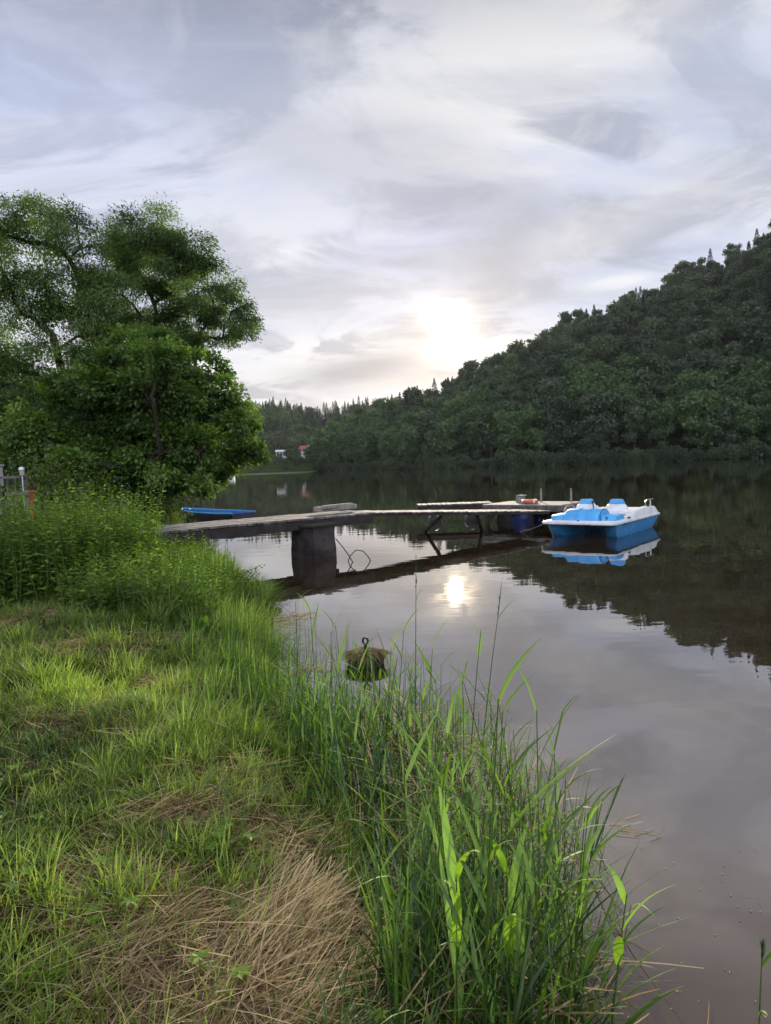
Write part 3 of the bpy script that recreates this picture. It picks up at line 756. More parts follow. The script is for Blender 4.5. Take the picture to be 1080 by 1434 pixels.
# straw: thin dry stalks lying on the ground
def straw(n, cx, cy, sx, sy, L0, L1, ang, angs, pile, drape=.25, tc_=.36):
    x = rng.normal(cx, sx, n); y = rng.normal(cy, sy, n); k = shore_d(x, y) > -.05; x, y = x[k], y[k]; n = len(x)
    g_ = np.exp(-((x - cx) ** 2 / sx ** 2 + (y - cy) ** 2 / sy ** 2) / 2)
    z = ground_h(x, y) + pile * g_ * rng.uniform(.1, 1, n) + .004
    a = ang + rng.normal(0, angs, n); up = rng.normal(.10, .22, n)
    d0 = unit(np.stack([np.cos(a), np.sin(a), up], -1)); b_ = rng.normal(0, .14, (n, 3)); b_[:, 2] = -np.abs(rng.normal(drape, .15, n))
    L = rng.uniform(L0, L1, n)
    mid = np.stack([x, y, z], -1) - d0 * (L * .4)[:, None]
    gz = ground_h(mid[:, 0], mid[:, 1]); mid[:, 2] = np.maximum(mid[:, 2], gz + .004)
    V, F, per = blades(mid, d0, b_, L, rng.uniform(.0014, .0034, n), 5, 0, 'stalk')
    # keep everything above the soil
    gz = ground_h(V[:, 0], V[:, 1]); V[:, 2] = np.maximum(V[:, 2], gz + .003)
    SA.add(V, F, np.repeat(np.clip(tc_ + rng.normal(0, .26, n), 0, 1), per))
for (a, b_, rr, k) in DRY:
    straw(int(2300 * rr * k), a, b_, rr * .62, rr * .62, .10, .34, rng.uniform(0, 3.1), 1.2, .05)
# short dry thatch everywhere under the grass
for (n_, x0, x1, y0, y1) in ((9000, -3.2, .9, 1.1, 4.2), (9000, -5.5, -.4, 4.0, 8.0)):
    x, y = scatter(n_, x0, x1, y0, y1, lambda x, y: (shore_d(x, y) > 0) & (rng.random(len(x)) < .25 + 1.1 * vnoise(x, y, 1.7, 41) ** 2)); n = len(x)
    a = rng.uniform(0, 6.28, n); d0 = unit(np.stack([np.cos(a), np.sin(a), rng.normal(.12, .25, n)], -1)); b_ = rng.normal(0, .25, (n, 3)); b_[:, 2] = -.15
    V, F, per = blades(np.stack([x, y, ground_h(x, y) + rng.uniform(.005, .045, n)], -1), d0, b_, rng.uniform(.05, .2, n), rng.uniform(.0016, .0045, n), 4, 0, 'stalk')
    SA.add(V, F, np.repeat(np.clip(.25 + rng.normal(0, .22, n), 0, 1), per))
bx, by = wp(410, 1290); straw(1150, bx, by, .12, .24, .22, .58, R_(240), .34, .17, .45, .62)
bx, by = wp(340, 1400); straw(450, bx, by, .16, .18, .2, .5, R_(250), .7, .08, .3)
bx, by = wp(240, 1160); straw(170, bx, by, .12, .06, .2, .45, R_(215), .35, .08, .3)
bx, by = wp(400, 1150); straw(90, bx, by, .16, .10, .25, .50, R_(185), .4, .08, .2)
bx, by = wp(200, 1370); straw(520, bx, by, .17, .16, .1, .34, R_(235), 1.0, .06, .25, .45)
bx, by = wp(235, 1330); straw(260, bx, by, .14, .2, .2, .45, R_(240), .6, .06, .2)
ob = SA.build('dry_grass', [MT['straw']]); tag(ob, 'dead straw coloured grass lying matted on the bank', 'dry grass', kind='stuff')

# leafy weeds
def herb(A, base, h, n, Ls, tl, wide=.40):
    lean = rng.normal(0, .12, 2)
    top = base + np.array([lean[0] * h, lean[1] * h, h])
    V, F = np_tube([base, base * .5 + top * .5 + rng.normal(0, .02, 3), top], [.006, .005, .002], 4); A.add(V, F, .35)
    f = np.linspace(.12, 1, n); a = np.arange(n) * 2.4 + rng.uniform(0, 6)
    pos = base + (top - base) * f[:, None]
    ax = np.stack([np.cos(a), np.sin(a), .35 * np.ones(n) - .5 * (1 - f)], -1) + rng.normal(0, .2, (n, 3)); nr = unit(np.array([0, 0, 1.]) + rng.normal(0, .3, (n, 3)))
    L = Ls * (1.15 - .75 * f ** 2) * rng.uniform(.7, 1.2, n)
    V, F = leaves(pos, ax, nr, L, L * wide); A.add(V, F, np.clip(tl + f * .18 + rng.normal(0, .2, n), 0, 1))
WA = Acc()
def weeds(n, xlo, xhi, ylo, yhi, h0, h1, keep, Ls, nl=20):
    x, y = scatter(n, xlo, xhi, ylo, yhi, keep)
    for a, b_ in zip(x, y):
        z = float(ground_h(a, b_)); hh = rng.uniform(h0, h1) * (.7 + .5 * float(vnoise(np.array(a), np.array(b_), 1.2, 7)))
        herb(WA, np.array([a, b_, z - .02]), hh, nl, Ls, .46 + (float(vnoise(np.array(a), np.array(b_), .9, 77)) - .5) * .7)
inwin = lambda x, y, y0=7.2: (shore_d(x, y) > .25) & (y > y0 + .0 * x) 
weeds(1500, -5.6, -2.6, 7.2, 10.6, .7, 1.22, lambda x, y: (((x + 3.88) / .86) ** 2 + ((y - 8.9) / 1.6) ** 2 < 1), .105, 34)
weeds(760, -3.3, -1.7, 6.9, 9.6, .32, .68, lambda x, y: (shore_d(x, y) > .12), .085, 24)
weeds(420, -9, -4.4, 10.3, 14.5, .4, .7, lambda x, y: shore_d(x, y) > .8, .15, 18)
ob = WA.build('weeds', [MT['weed']]); tag(ob, 'leafy nettles and other tall weeds growing in a thicket on the bank', 'weeds', kind='stuff')
# small herbs in the mown grass
HA = Acc()
for (px, py) in [(150, 1245), (145, 1330), (285, 1370), (215, 880), (195, 1005), (470, 1330), (40, 1190), (60, 1290), (300, 1190), (520, 1400), (20, 1130), (330, 1180), (100, 880), (240, 870)]:
    q = wp(px, py, .33)
    for k in range(3):
        a, b_ = q + rng.normal(0, .04, 2); z = float(ground_h(a, b_)); n = 7
        an = np.arange(n) * 6.28 / n + rng.uniform(0, 6); hh = rng.uniform(.03, .09)
        pos = np.tile(np.array([a, b_, z + hh]), (n, 1)); ax = np.stack([np.cos(an), np.sin(an), .25 + 0 * an], -1)
        L = rng.uniform(.022, .045, n); V, F = leaves(pos, ax, np.tile([0, 0, 1.], (n, 1)) + rng.normal(0, .2, (n, 3)), L, L * .45); HA.add(V, F, np.clip(.8 + rng.normal(0, .1, n), 0, 1))
        V, F = np_tube([(a, b_, z - .01), (a, b_, z + hh)], [.002, .0015], 4); HA.add(V, F, .4)
ob = HA.build('low_herbs', [MT['weed']]); tag(ob, 'small broad leaved herbs among the grass', 'herbs', kind='stuff')
q = wp(285, 905, .1); DA = Acc(); z = float(ground_h(q[0], q[1]))
root = empty('dock_leaf_plant', (q[0], q[1], z)); tag(root, 'low plant with a few very broad dark green leaves at the water edge', 'plant')
n = 7; an = rng.uniform(0, 6.28, n); pos = rng.normal(0, .02, (n, 3)); pos[:, 2] = .0
V, F, per = blades(pos, unit(np.stack([np.cos(an) * .5, np.sin(an) * .5, 1 + 0 * an], -1)), np.stack([np.cos(an) * .3, np.sin(an) * .3, -.1 + 0 * an], -1), rng.uniform(.2, .34, n), rng.uniform(.08, .12, n), 6, .25, 'leaf')
DA.add(V, F, np.repeat(rng.uniform(.2, .5, n), per)); DA.build('leaves', [MT['reed']], root, smooth=True)

# ------------------------------------------------------------------ reeds
def reed_parts(h, nleaf, lw, ll, lean, head=False, tl=.45):
    """returns (stem, leaf) mesh data with the foot at the origin"""
    S = Acc(); Lf = Acc()
    top = np.array([lean * h, 0, h]); k = 6; f = np.linspace(0, 1, k)[:, None]
    pts = top * f + np.array([[lean * .25 * h, 0, 0]]) * (f ** 2 - f)
    V, F = np_tube(pts, np.interp(np.linspace(0, 1, k), [0, 1], [.0042, .0016]), 5); S.add(V, F, .25 + rng.uniform(-.1, .2))
    fr = np.linspace(.18, .97, nleaf) + rng.normal(0, .02, nleaf); n = nleaf
    pos = np.stack([np.interp(fr, f[:, 0], pts[:, 0]), 0 * fr, h * fr], -1)
    a = np.where(np.arange(n) % 2 == 0, 0, np.pi) + rng.normal(0, .7, n)
    up = rng.uniform(1.3, 3.6, n); hv = np.stack([np.cos(a), np.sin(a), 0 * a], -1)
    d0 = unit(hv + np.array([0, 0, 1.]) * up[:, None]); bend = hv * rng.uniform(.1, .45, n)[:, None]; bend[:, 2] = -rng.uniform(.0, .38, n)
    L = ll * rng.uniform(.65, 1.2, n) * (1.1 - .45 * fr); W = lw * rng.uniform(.6, 1.2, n)
    V, F, per = blades(pos, d0, bend, L, W, 7, .22, 'leaf'); Lf.add(V, F, np.repeat(np.clip(tl + (fr - .5) * .5 + rng.normal(0, .16, n), 0, 1), per))
    if head:
        n = 22; fz = rng.uniform(0, 1, n) ** .8; pos = top + np.array([lean, 0, 1.]) * (fz * .16 * h)[:, None]
        ax = rng.normal(0, .13, (n, 3)) + np.array([.12, 0, 1.]); Ls = rng.uniform(.02, .05, n) * (1.1 - .6 * fz)
        V, F = leaves(pos, ax, rand_unit(n), Ls, Ls * .11); S.add(V, F, .0)
        V, F = np_tube([top, top + np.array([lean * .18 * h, 0, .18 * h])], [.0016, .0008], 4); S.add(V, F, .1)
    return S, Lf
VARS = []
for i in range(14):
    S, Lf = reed_parts([.62, .75, .85, .95, .7, .8, .9, 1.0, .55, .72, .66, .78, .88, .6][i], [5, 6, 7, 7, 6, 6, 7, 6, 5, 6, 5, 7, 6, 5][i], rng.uniform(.008, .017), rng.uniform(.26, .42), rng.uniform(-.12, .2), False, rng.uniform(.08, .58))
    s = S.build('reed', [MT['reed']], link=False, smooth=True); l = Lf.build('leaves', [MT['reed']], link=False, smooth=True); VARS.append((s.data, l.data))
def place_reed(x, y, k, rz, sc, label, group=None, tilt=(0, 0)):
    z = float(min(ground_h(np.array(x), np.array(y)), .25))
    o = bpy.data.objects.new('reed', VARS[k][0]); COL.objects.link(o); o.location = (x, y, z - .02); o.rotation_euler = (tilt[0], tilt[1], rz); o.scale = (sc,) * 3
    l = bpy.data.objects.new('leaves', VARS[k][1]); COL.objects.link(l); l.parent = o
    tag(o, label, 'reed', group); return o
GR = 'green reeds in the clump at the water edge'; LB = 'green reed among the dense clump at the water edge'
def reed_zone(n, poly, seed):
    out_ = []; g = np.random.default_rng(seed)
    P = np.array([on_z(a, b_, 0.0)[:2] for a, b_ in poly]); lo, hi = P.min(0), P.max(0)
    while len(out_) < n:
        q = g.uniform(lo, hi); c = False; j = len(P) - 1
        for i in range(len(P)):
            if (P[i, 1] > q[1]) != (P[j, 1] > q[1]) and q[0] < (P[j, 0] - P[i, 0]) * (q[1] - P[i, 1]) / (P[j, 1] - P[i, 1]) + P[i, 0]: c = not c
            j = i
        if c: out_.append(q)
    return out_
zoneA = [(385, 1050), (430, 1010), (520, 1005), (620, 1010), (720, 1080), (800, 1160), (830, 1250), (760, 1330), (620, 1290), (500, 1200), (420, 1110)]
zoneB = [(600, 1290), (760, 1290), (830, 1330), (840, 1480), (760, 1560), (560, 1560), (520, 1420)]
for i, q in enumerate(reed_zone(112, zoneA, 3)): place_reed(q[0], q[1], i % 14, rng.uniform(0, 6.28), rng.uniform(.7, 1.05), LB, GR, rng.normal(0, .06, 2))
for i, q in enumerate(reed_zone(60, zoneB, 5)): place_reed(q[0], q[1], (i * 5) % 14, rng.uniform(0, 6.28), rng.uniform(.75, 1.1), LB, GR, rng.normal(0, .10, 2))
for (px, py, k, sc, lab) in [(425, 1090, 3, 1.22, 'pair of tall dark reed stems'), (585, 1100, 7, 1.12, 'tallest reed, rising over the mooring block to its right')]:
    pass
def solo(px, py, z0, h, label, nl=4, head=False, lean=.05, lw=.012, ll=.25, rz=0, tl=.3, Y=None):
    q = on_z(px, py, z0)
    S, Lf = reed_parts(h, nl, lw, ll, lean, head, tl)
    o = S.build('reed', [MT['reed']], None, True); o.location = (q[0], q[1], z0 - .03); o.rotation_euler = (0, 0, rz)
    Lf.build('leaves', [MT['reed']], o, True); tag(o, label, 'reed', None)
solo(422, 1085, 0, 1.03, 'tall straight reed left of the mooring block, reaching up to the reflection of the walkway', 3, False, .01, .016, .35)
solo(583, 1130, 0, 1.13, 'tallest dark reed stem with a seed head, right of the mooring block', 3, True, .03, .010, .2, 0)
solo(668, 1130, 0, 1.0, 'slanting dark reed with a drooping seed head at the outer side of the clump', 3, True, .13, .012, .22)
solo(655, 1120, 0, .92, 'reed with wide spread side leaves beside the slanting seed head', 6, False, .10, .015, .3)
solo(1060, 1520, 0, .38, 'single reed with a brown seed spike at the lower right corner', 3, True, .04, .016, .17, .2)
solo(715, 1440, 0, .80, 'bright green broad bladed reed standing up in front of the clump', 6, False, .0, .034, .50, 1.0, .95)
solo(800, 1420, 0, .66, 'bright green reed with blades spread over the water', 7, False, .10, .030, .34, .4, .85)
solo(640, 1500, .05, .62, 'bright yellow green reed low in the front of the clump', 6, False, -.05, .028, .45, 2.0, 1.0)
solo(850, 1500, 0, .55, 'low reed arching out over the brown water at the bottom edge', 6, False, .12, .026, .30, .1, .7)
# the countless rest: thin stems and loose blades
RA = Acc()
def loose(n, poly, seed, h0, h1, w0=.004, w1=.016, ln=.06, sp=.28, dt=0):
    P = np.array(reed_zone(n, poly, seed)); z = np.minimum(ground_h(P[:, 0], P[:, 1]), .25) - .02
    a = rng.uniform(0, 6.28, n); hv = np.stack([np.cos(a), np.sin(a), 0 * a], -1)
    d0 = unit(np.array([0, 0, 1.]) + hv * rng.uniform(0, sp, n)[:, None] + np.array([ln, 0, 0])); bend = hv * rng.uniform(0, sp * 1.8, n)[:, None]; bend[:, 2] = -rng.uniform(0, sp * 1.2, n)
    V, F, per = blades(np.stack([P[:, 0], P[:, 1], z], -1), d0, bend, rng.uniform(h0, h1, n), rng.uniform(w0, w1, n), 6, .2, 'leaf')
    RA.add(V, F, np.repeat(np.clip(.26 + dt + rng.normal(0, .24, n), 0, 1), per))
loose(820, zoneA, 11, .25, .66); loose(430, zoneB, 12, .3, .7)
loose(230, [(300, 930), (440, 960), (640, 1010), (700, 1060), (640, 1100), (480, 1060), (360, 1060)], 31, .45, .95, .003, .006, .05, .04, -.25); loose(150, [(230, 890), (400, 930), (430, 1060), (300, 1060)], 33, .3, .6, .0025, .005, .03, .05, -.2); loose(130, [(640, 1040), (740, 1100), (830, 1200), (800, 1260), (700, 1150)], 32, .4, .8, .003, .006, .14, .05, -.25)
loose(260, [(330, 985), (430, 960), (560, 1040), (620, 1140), (520, 1180), (420, 1080), (330, 1000)], 13, .25, .6)
loose(380, [(220, 900), (320, 930), (400, 1050), (480, 1180), (380, 1180), (280, 1050)], 14, .15, .4)
ob = RA.build('reeds', [MT['reed']]); tag(ob, 'loose reed blades filling the clump at the water edge', 'reeds', kind='stuff')
# dead stalks between the reeds
SB = Acc(); P = np.array(reed_zone(520, zoneA, 21) + reed_zone(200, zoneB, 22)); n = len(P); a = rng.uniform(0, 6.28, n)
d0 = unit(np.stack([np.cos(a), np.sin(a), np.abs(rng.normal(.15, .5, n))], -1)); b_ = rng.normal(0, .1, (n, 3)); b_[:, 2] = -.1
V, F, per = blades(np.stack([P[:, 0], P[:, 1], np.maximum(ground_h(P[:, 0], P[:, 1]), 0) + .015 + rng.uniform(0, .1, n)], -1), d0, b_, rng.uniform(.1, .4, n), rng.uniform(.003, .008, n), 4, 0, 'stalk'); SB.add(V, F, np.repeat(rng.uniform(.2, .9, n), per))
ob = SB.build('dead_reeds', [MT['straw']]); tag(ob, 'dead brown reed stalks between the green ones', 'dead reeds', kind='stuff')
# floating debris
FA = Acc()
def floating(cx, cy, n, spread, L0, L1, W=.006):
    q = on_z(cx, cy)[:2]; P = q + rng.normal(0, spread, (n, 2)); a = rng.normal(.3, .7, n)
    d0 = np.stack([np.cos(a), np.sin(a), 0 * a], -1); b_ = rng.normal(0, .08, (n, 3)); b_[:, 2] = .02
    V, F, per = blades(np.stack([P[:, 0], P[:, 1], .004 + rng.uniform(0, .004, n)], -1), d0, b_, rng.uniform(L0, L1, n), np.full(n, W), 4, .3, 'stalk'); FA.add(V, F, np.repeat(rng.uniform(.2, .7, n), per))
floating(870, 1165, 7, .06, .05, .16, .004); floating(905, 1172, 2, .05, .08, .2, .003); floating(860, 1330, 2, .06, .1, .3, .004); floating(700, 985, 6, .2, .04, .12, .004); floating(900, 1420, 2, .1, .08, .2, .004)
floating(385, 870, 40, .22, .1, .4, .006); floating(420, 940, 30, .12, .05, .2)
n = 45; P = np.array([on_z(*q)[:2] for q in zip(rng.uniform(860, 1075, n), rng.uniform(1180, 1434, n))]); a = rng.uniform(0, 6.28, n)
V, F = leaves(np.stack([P[:, 0], P[:, 1], np.full(n, .004)], -1), np.stack([np.cos(a), np.sin(a), 0 * a], -1), np.tile([0, 0, 1.], (n, 1)), rng.uniform(.006, .018, n), rng.uniform(.003, .008, n)); FA.add(V, F, rng.uniform(.1, .6, n))
ob = FA.build('floating_straw', [MT['straw']]); tag(ob, 'bits of straw floating on the water', 'debris', kind='stuff')

# ------------------------------------------------------------------ the dock
def walkway(name, label, cat, A, B, w, plank, gap, th, woodm, stringers, sth, jitter=.012):
    """A,B: ends of the near edge of the deck top; the deck lies to the left of A->B"""
    A, B = Vector(A), Vector(B); d = (B - A); L = d.length; d.normalize()
    n = Vector((-d.y, d.x, 0)).normalized()
    root = empty(name, A); tag(root, label, cat)
    m_ = MB(); s = 0
    while s < L:
        pw = plank * random.uniform(.85, 1.1); pw = min(pw, L - s)
        if pw < .03: break
        e1, e2 = random.uniform(-jitter, jitter) * 2.5, random.uniform(-jitter, jitter) * 2.5; dz = random.uniform(-.5, .5) * jitter
        c0 = d * (s + pw / 2)
        m_.beam(c0 - n * e1 + Vector((0, 0, dz - th / 2)), c0 + n * (w + e2) + Vector((0, 0, random.uniform(-.5, .5) * jitter - th / 2)), pw - gap, th)
        s += pw
    m_.build('deck', woodm, root, bevel=.006, seg=1)
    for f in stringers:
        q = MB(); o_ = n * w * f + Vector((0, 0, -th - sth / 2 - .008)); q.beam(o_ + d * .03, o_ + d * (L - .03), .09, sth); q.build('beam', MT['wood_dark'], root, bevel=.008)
    return root, d, n
A1 = at_y(165, 749.5, 11.3); B1 = at_y(525, 717.3, 15.1)
walkway('walkway', 'grey plank walkway leading from the grassy bank over the square pier', 'walkway', tuple(A1), tuple(B1), 1.32, .19, .022, .045, MT['wood'], (.04, .5, .96), .17)
A2 = at_y(519, 717.6, 15.05); B2 = at_y(772, 715.3, 18.3)
walkway('gangway', 'narrow low gangway of planks leading on to the swimming platform', 'walkway', tuple(A2), tuple(B2), 1.12, .16, .018, .03, MT['wood'], (.06, .94), .05)
# long timbers lying on the walkway
for (a, b_, w_, lab) in [((442, 713.5), (497, 710.0), .10, 'loose grey beam lying along the far edge of the walkway'), ((452, 710.5), (492, 708.0), .07, 'shorter loose board lying on the beam on the walkway')]:
    pa, pb = at_y(*a, 15.0), at_y(*b_, 15.75); q = MB(); pb[2] = pa[2] + .0; q.beam(pa - (pa + pb) / 2, pb - (pa + pb) / 2, w_ * 1.6, w_)
    o = q.build('loose_beam', MT['wood_pale'], None, bevel=.01); o.location = (pa + pb) / 2; tag(o, lab, 'beam')
# pier
pr = on_z(437, 783); pier = empty('pier', (pr[0] + .0, pr[1] + .42, 0), R_(-38)); tag(pier, 'square stained concrete pier standing in the water under the walkway', 'pier')
q = MB(); n_ = 9
ring = lambda z, w_, d_: [(x * w_ / 2 + random.uniform(-.004, .004), y * d_ / 2 + random.uniform(-.004, .004), z) for x, y in ((-1, -1), (-.3, -1), (.35, -1), (1, -1), (1, -.3), (1, .3), (1, 1), (.3, 1), (-.3, 1), (-1, 1), (-1, .3), (-1, -.3))]
q.loft([ring(z, .60 + .03 * (z < .2), .60 + .03 * (z < .2)) for z in (-1.4, -.2, .02, .15, .3, .45, .6)]); q.build('block', MT['concrete'], pier, bevel=.006)
q = MB(); q.box((0, 0, .625), (.70, .70, .05)); q.build('cap', MT['wood_dark'], pier, bevel=.008)
# bent wire in the water
q = MB(); c0 = on_z(497, 787); P = []
for (a, b_) in [(470, 754), (480, 766), (490, 780), (497, 792)]: P.append(at_y(a, b_, c0[1]) - c0)
q.tube(P, .009, 6); P = []
for (a, b_) in [(486, 792), (490, 779), (499, 770), (509, 772), (516, 780), (521, 789)]: P.append(at_y(a, b_, c0[1] + .1) - c0)
q.tube(P, .009, 6); o = q.build('bent_wire', MT['iron'], None, smooth=True); o.location = c0; tag(o, 'thin bent wire sticking out of the water beside the pier', 'wire')
# braces under the gangway
for (a, b_, yy, lab) in [((618, 724), (590, 742), 16.6, 'slanting pole propping the middle of the gangway'), ((668, 721), (676, 741), 17.3, 'short leaning post under the far end of the gangway')]:
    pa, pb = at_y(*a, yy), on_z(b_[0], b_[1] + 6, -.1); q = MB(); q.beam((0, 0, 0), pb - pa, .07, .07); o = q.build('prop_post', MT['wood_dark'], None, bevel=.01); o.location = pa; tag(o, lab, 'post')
# second, dark jetty section behind
A3 = at_y(585, 707.5, 20.8); B3 = at_y(690, 706.5, 20.8); zz = .62
root, d_, n_ = walkway('jetty_section', 'dark weathered jetty section running behind the gangway to the platform', 'jetty', (A3[0], A3[1], A3[2]), (B3[0], B3[1], A3[2]), .8, .16, .012, .04, MT['wood'], (.05, .95), .12)
for f in (.25, .8):
    q = MB(); q.lathe([(.02, -.4), (.15, -.38), (.17, -.3), (.17, .3), (.15, .38), (.02, .4)], (d_ * (f * 2.0) + n_ * .4 + Vector((0, 0, -A3[2] + .06))), 20, rot=Matrix.Rotation(R_(90), 3, 'X')); q.build('float', MT['black'], root, smooth=True)

# swimming platform
PL = at_y(675, 706.5, 20.2); ang = math.atan2(-.62, .78)
plat = empty('swimming_platform', (PL[0], PL[1], PL[2]), ang); tag(plat, 'wooden swimming platform on blue barrels at the end of the gangway', 'platform')
q = MB(); s = 0; PW, PD = 2.35, 1.65
while s < PD - .05:
    q.box((PW / 2 + random.uniform(-.01, .01), s + .08, -.02 + random.uniform(-.003, .003)), (PW, .15, .04)); s += .164
q.build('deck', MT['wood_pale'], plat, bevel=.005, seg=1)
q = MB(); q.box((PW / 2, .03, -.11), (PW - .02, .05, .13)); q.build('fascia', MT['wood'], plat, bevel=.006)
q = MB(); q.box((PW - .03, PD / 2, -.11), (.05, PD - .14, .13)); q.build('fascia', MT['wood'], plat, bevel=.006)
for y in (.4, 1.2):
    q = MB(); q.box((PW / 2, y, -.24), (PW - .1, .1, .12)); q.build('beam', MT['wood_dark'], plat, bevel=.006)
for x in (.12, 1.5, PW - .12):
    q = MB(); q.beam((x, .1, -.18), (x, .1, -PL[2] - .5), .08, .08, (0, 1, 0)); q.build('leg', MT['wood_dark'], plat)
for x, y_, bm_ in ((.50, 1.0, 'black'), (1.12, .82, 'barrel'), (1.95, 1.0, 'black')):  # left barrel coloured black in place of the shade it sits in
    q = MB(); rt = Matrix.Rotation(R_(90), 3, 'X')
    q.lathe([(.02, -.60), (.25, -.60), (.285, -.575), (.285, -.22), (.30, -.20), (.30, -.17), (.285, -.15), (.285, .15), (.30, .17), (.30, .20), (.285, .22), (.285, .575), (.25, .60), (.02, .60)], (x, y_, -PL[2] + .05), 28, rot=rt)
    q.build('barrel', MT[bm_], plat, smooth=True)
dk = plat.matrix_basis
rz_ = Matrix.Rotation(ang, 3, 'Z')
def on_plat(x, y, z=0): return Vector((PL[0], PL[1], PL[2])) + rz_ @ Vector((x, y, z))
for (px, lab) in [(758, 'thin pale pole standing at the back of the platform, left of its pair'), (800, 'thin pale pole standing at the back corner of the platform near the pedal boat')]:
    b0 = at_y(px, 701.5, 20.4 if px < 780 else 19.9); b0[2] = PL[2]; q = MB(); q.tube([(0, 0, -.02), (0, 0, .36)], .028, 10); q.lathe([(.033, .35), (.033, .375), (.01, .385)], n=10); o = q.build('pole', MT['wood_pale'], None, smooth=True); o.location = b0; tag(o, lab, 'pole')
# life ring and a crate
lr = MB(); n1, n2 = 32, 12
vs = []; fs = []
for i in range(n1):
    for j in range(n2):
        a, b_ = 2 * math.pi * i / n1, 2 * math.pi * j / n2; rr = .19 + .055 * math.cos(b_); vs.append((rr * math.cos(a), rr * math.sin(a), .055 * math.sin(b_)))
        fs.append((i * n2 + j, ((i + 1) % n1) * n2 + j, ((i + 1) % n1) * n2 + (j + 1) % n2, i * n2 + (j + 1) % n2))
lr.add(vs, fs); c = at_y(742, 702, 19.95); ring_o = lr.build('life_ring', MT['orange'], None, smooth=True); ring_o.location = (c[0], c[1], PL[2] + .056); tag(ring_o, 'faded orange life ring lying flat on the swimming platform', 'life ring')
for k in range(4):
    q = MB(); a0 = k * math.pi / 2 + .3
    q.tube([((.19) * math.cos(a0 + s_), .19 * math.sin(a0 + s_), 0) for s_ in (-.12, -.06, 0, .06, .12)], .0575, 12); q.build('band', MT['white'], ring_o, smooth=True)
c = at_y(729, 700.5, 20.7); q = MB(); q.box((0, 0, .085), (.22, .16, .17)); q.box((.02, -.02, .19), (.26, .2, .03)); o = q.build('wooden_block', MT['wood_pale'], None, bevel=.012); o.location = (c[0], c[1], PL[2] + .001); o.rotation_euler = (0, 0, .4); tag(o, 'small bleached wooden block behind the life ring', 'block')

# mooring block with an eye bolt
mb = on_z(513, 930); moor = empty('mooring_block', (mb[0], mb[1], 0)); moor.scale = (.86, .86, .78); tag(moor, 'round mooring block overgrown with dry grass, with an iron eye on top', 'mooring block')
q = MB(); prof = [(.02, -.25), (.15, -.25), (.175, -.08), (.19, .04), (.195, .09), (.17, .125), (.08, .14), (.01, .142)]
q.lathe(prof, n=26); o = q.build('block', MT['wood_dark'], moor, smooth=True)
for v in o.data.vertices: v.co *= 1 + random.uniform(-.06, .06)
q = MB(); q.tube([(0, 0, .1), (0, 0, .17), (0, 0, .235)], [.02, .017, .015], 10); q.tube([(.026 * math.cos(a), 0, .268 + .036 * math.sin(a)) for a in np.linspace(0, 6.283, 20)[:-1]], .011, 8, True); q.build('eye_bolt', MT['iron'], moor, smooth=True)
MA = Acc(); n = 1500; a = rng.uniform(0, 6.28, n); rr = .19 * np.sqrt(rng.uniform(0, 1, n)); b2 = rng.uniform(0, 6.28, n)
d0 = unit(np.stack([np.cos(b2), np.sin(b2), rng.uniform(-.2, .3, n)], -1)); bd = np.stack([np.cos(a) * .3, np.sin(a) * .3, -.5 + 0 * a], -1)
V, F, per = blades(np.stack([rr * np.cos(a), rr * np.sin(a), .142 - .25 * np.maximum(rr - .13, 0) + rng.uniform(-.004, .016, n)], -1), d0, bd, rng.uniform(.04, .13, n), rng.uniform(.003, .006, n), 3, 0, 'stalk'); MA.add(V, F, np.repeat(rng.uniform(0, .35, n), per))
MA.build('dry_grass_cover', [MT['straw']], moor)

# ------------------------------------------------------------------ rowing boat
rb0 = at_y(256, 717, 24.6); rbx = at_y(376, 722.5, 21.9); dirr = math.atan2(rbx[1] - rb0[1], rbx[0] - rb0[0])
rb = empty('rowing_boat', (rb0[0], rb0[1], 0), dirr); tag(rb, 'open blue rowing boat moored beyond the walkway', 'rowing boat')
LB_ = 3.7; secs = [(0, .03, .48), (.25, .22, .46), (.7, .42, .43), (1.4, .56, .40), (2.2, .60, .39), (2.6, .58, .38), (3.2, .48, .38)]
outr, inr = [], []
for (x, hw_, zt) in secs:
    zb = -.12 if x > .2 else .05
    outr.append([(x, -hw_, zt), (x, -hw_ * .95, zt * .45), (x, -hw_ * .62, zb), (x, hw_ * .62, zb), (x, hw_ * .95, zt * .45), (x, hw_, zt)])
    h2 = max(hw_ - .035, .005); x = .03 + x * .975; inr.append([(x, -h2, zt + .004), (x, -h2 * .92, zt * .45), (x, -h2 * .6, zb + .06), (x, h2 * .6, zb + .06), (x, h2 * .92, zt * .45), (x, h2, zt + .004)])
q = MB(); q.loft(outr, cap=True, closed=False); q.build('hull', principled('dark hull', (.03, .032, .045), .5, .4, 3), rb, smooth=True)
q = MB(); q.loft(inr, cap=True, closed=False); q.build('inside', MT['blue_boat'], rb, smooth=True)
for s in (-1, 1):
    q = MB(); q.tube([(x, s * (hw_ - .01), zt + .012) for x, hw_, zt in secs], .028, 8); q.build('gunwale', MT['blue_light'], rb, smooth=True)
for x, w_ in ((1.0, .44), (1.9, .55), (2.8, .5)):
    q = MB(); q.box((x, 0, .27), (.24, w_ * 2, .03)); q.build('thwart', MT['blue_boat'], rb, bevel=.008)
q = MB(); q.tube([(.3, .05, .475), (.4, 0, .50), (.5, -.05, .475)], .02, 8); q.build('mooring_cleat', MT['white'], rb, smooth=True)

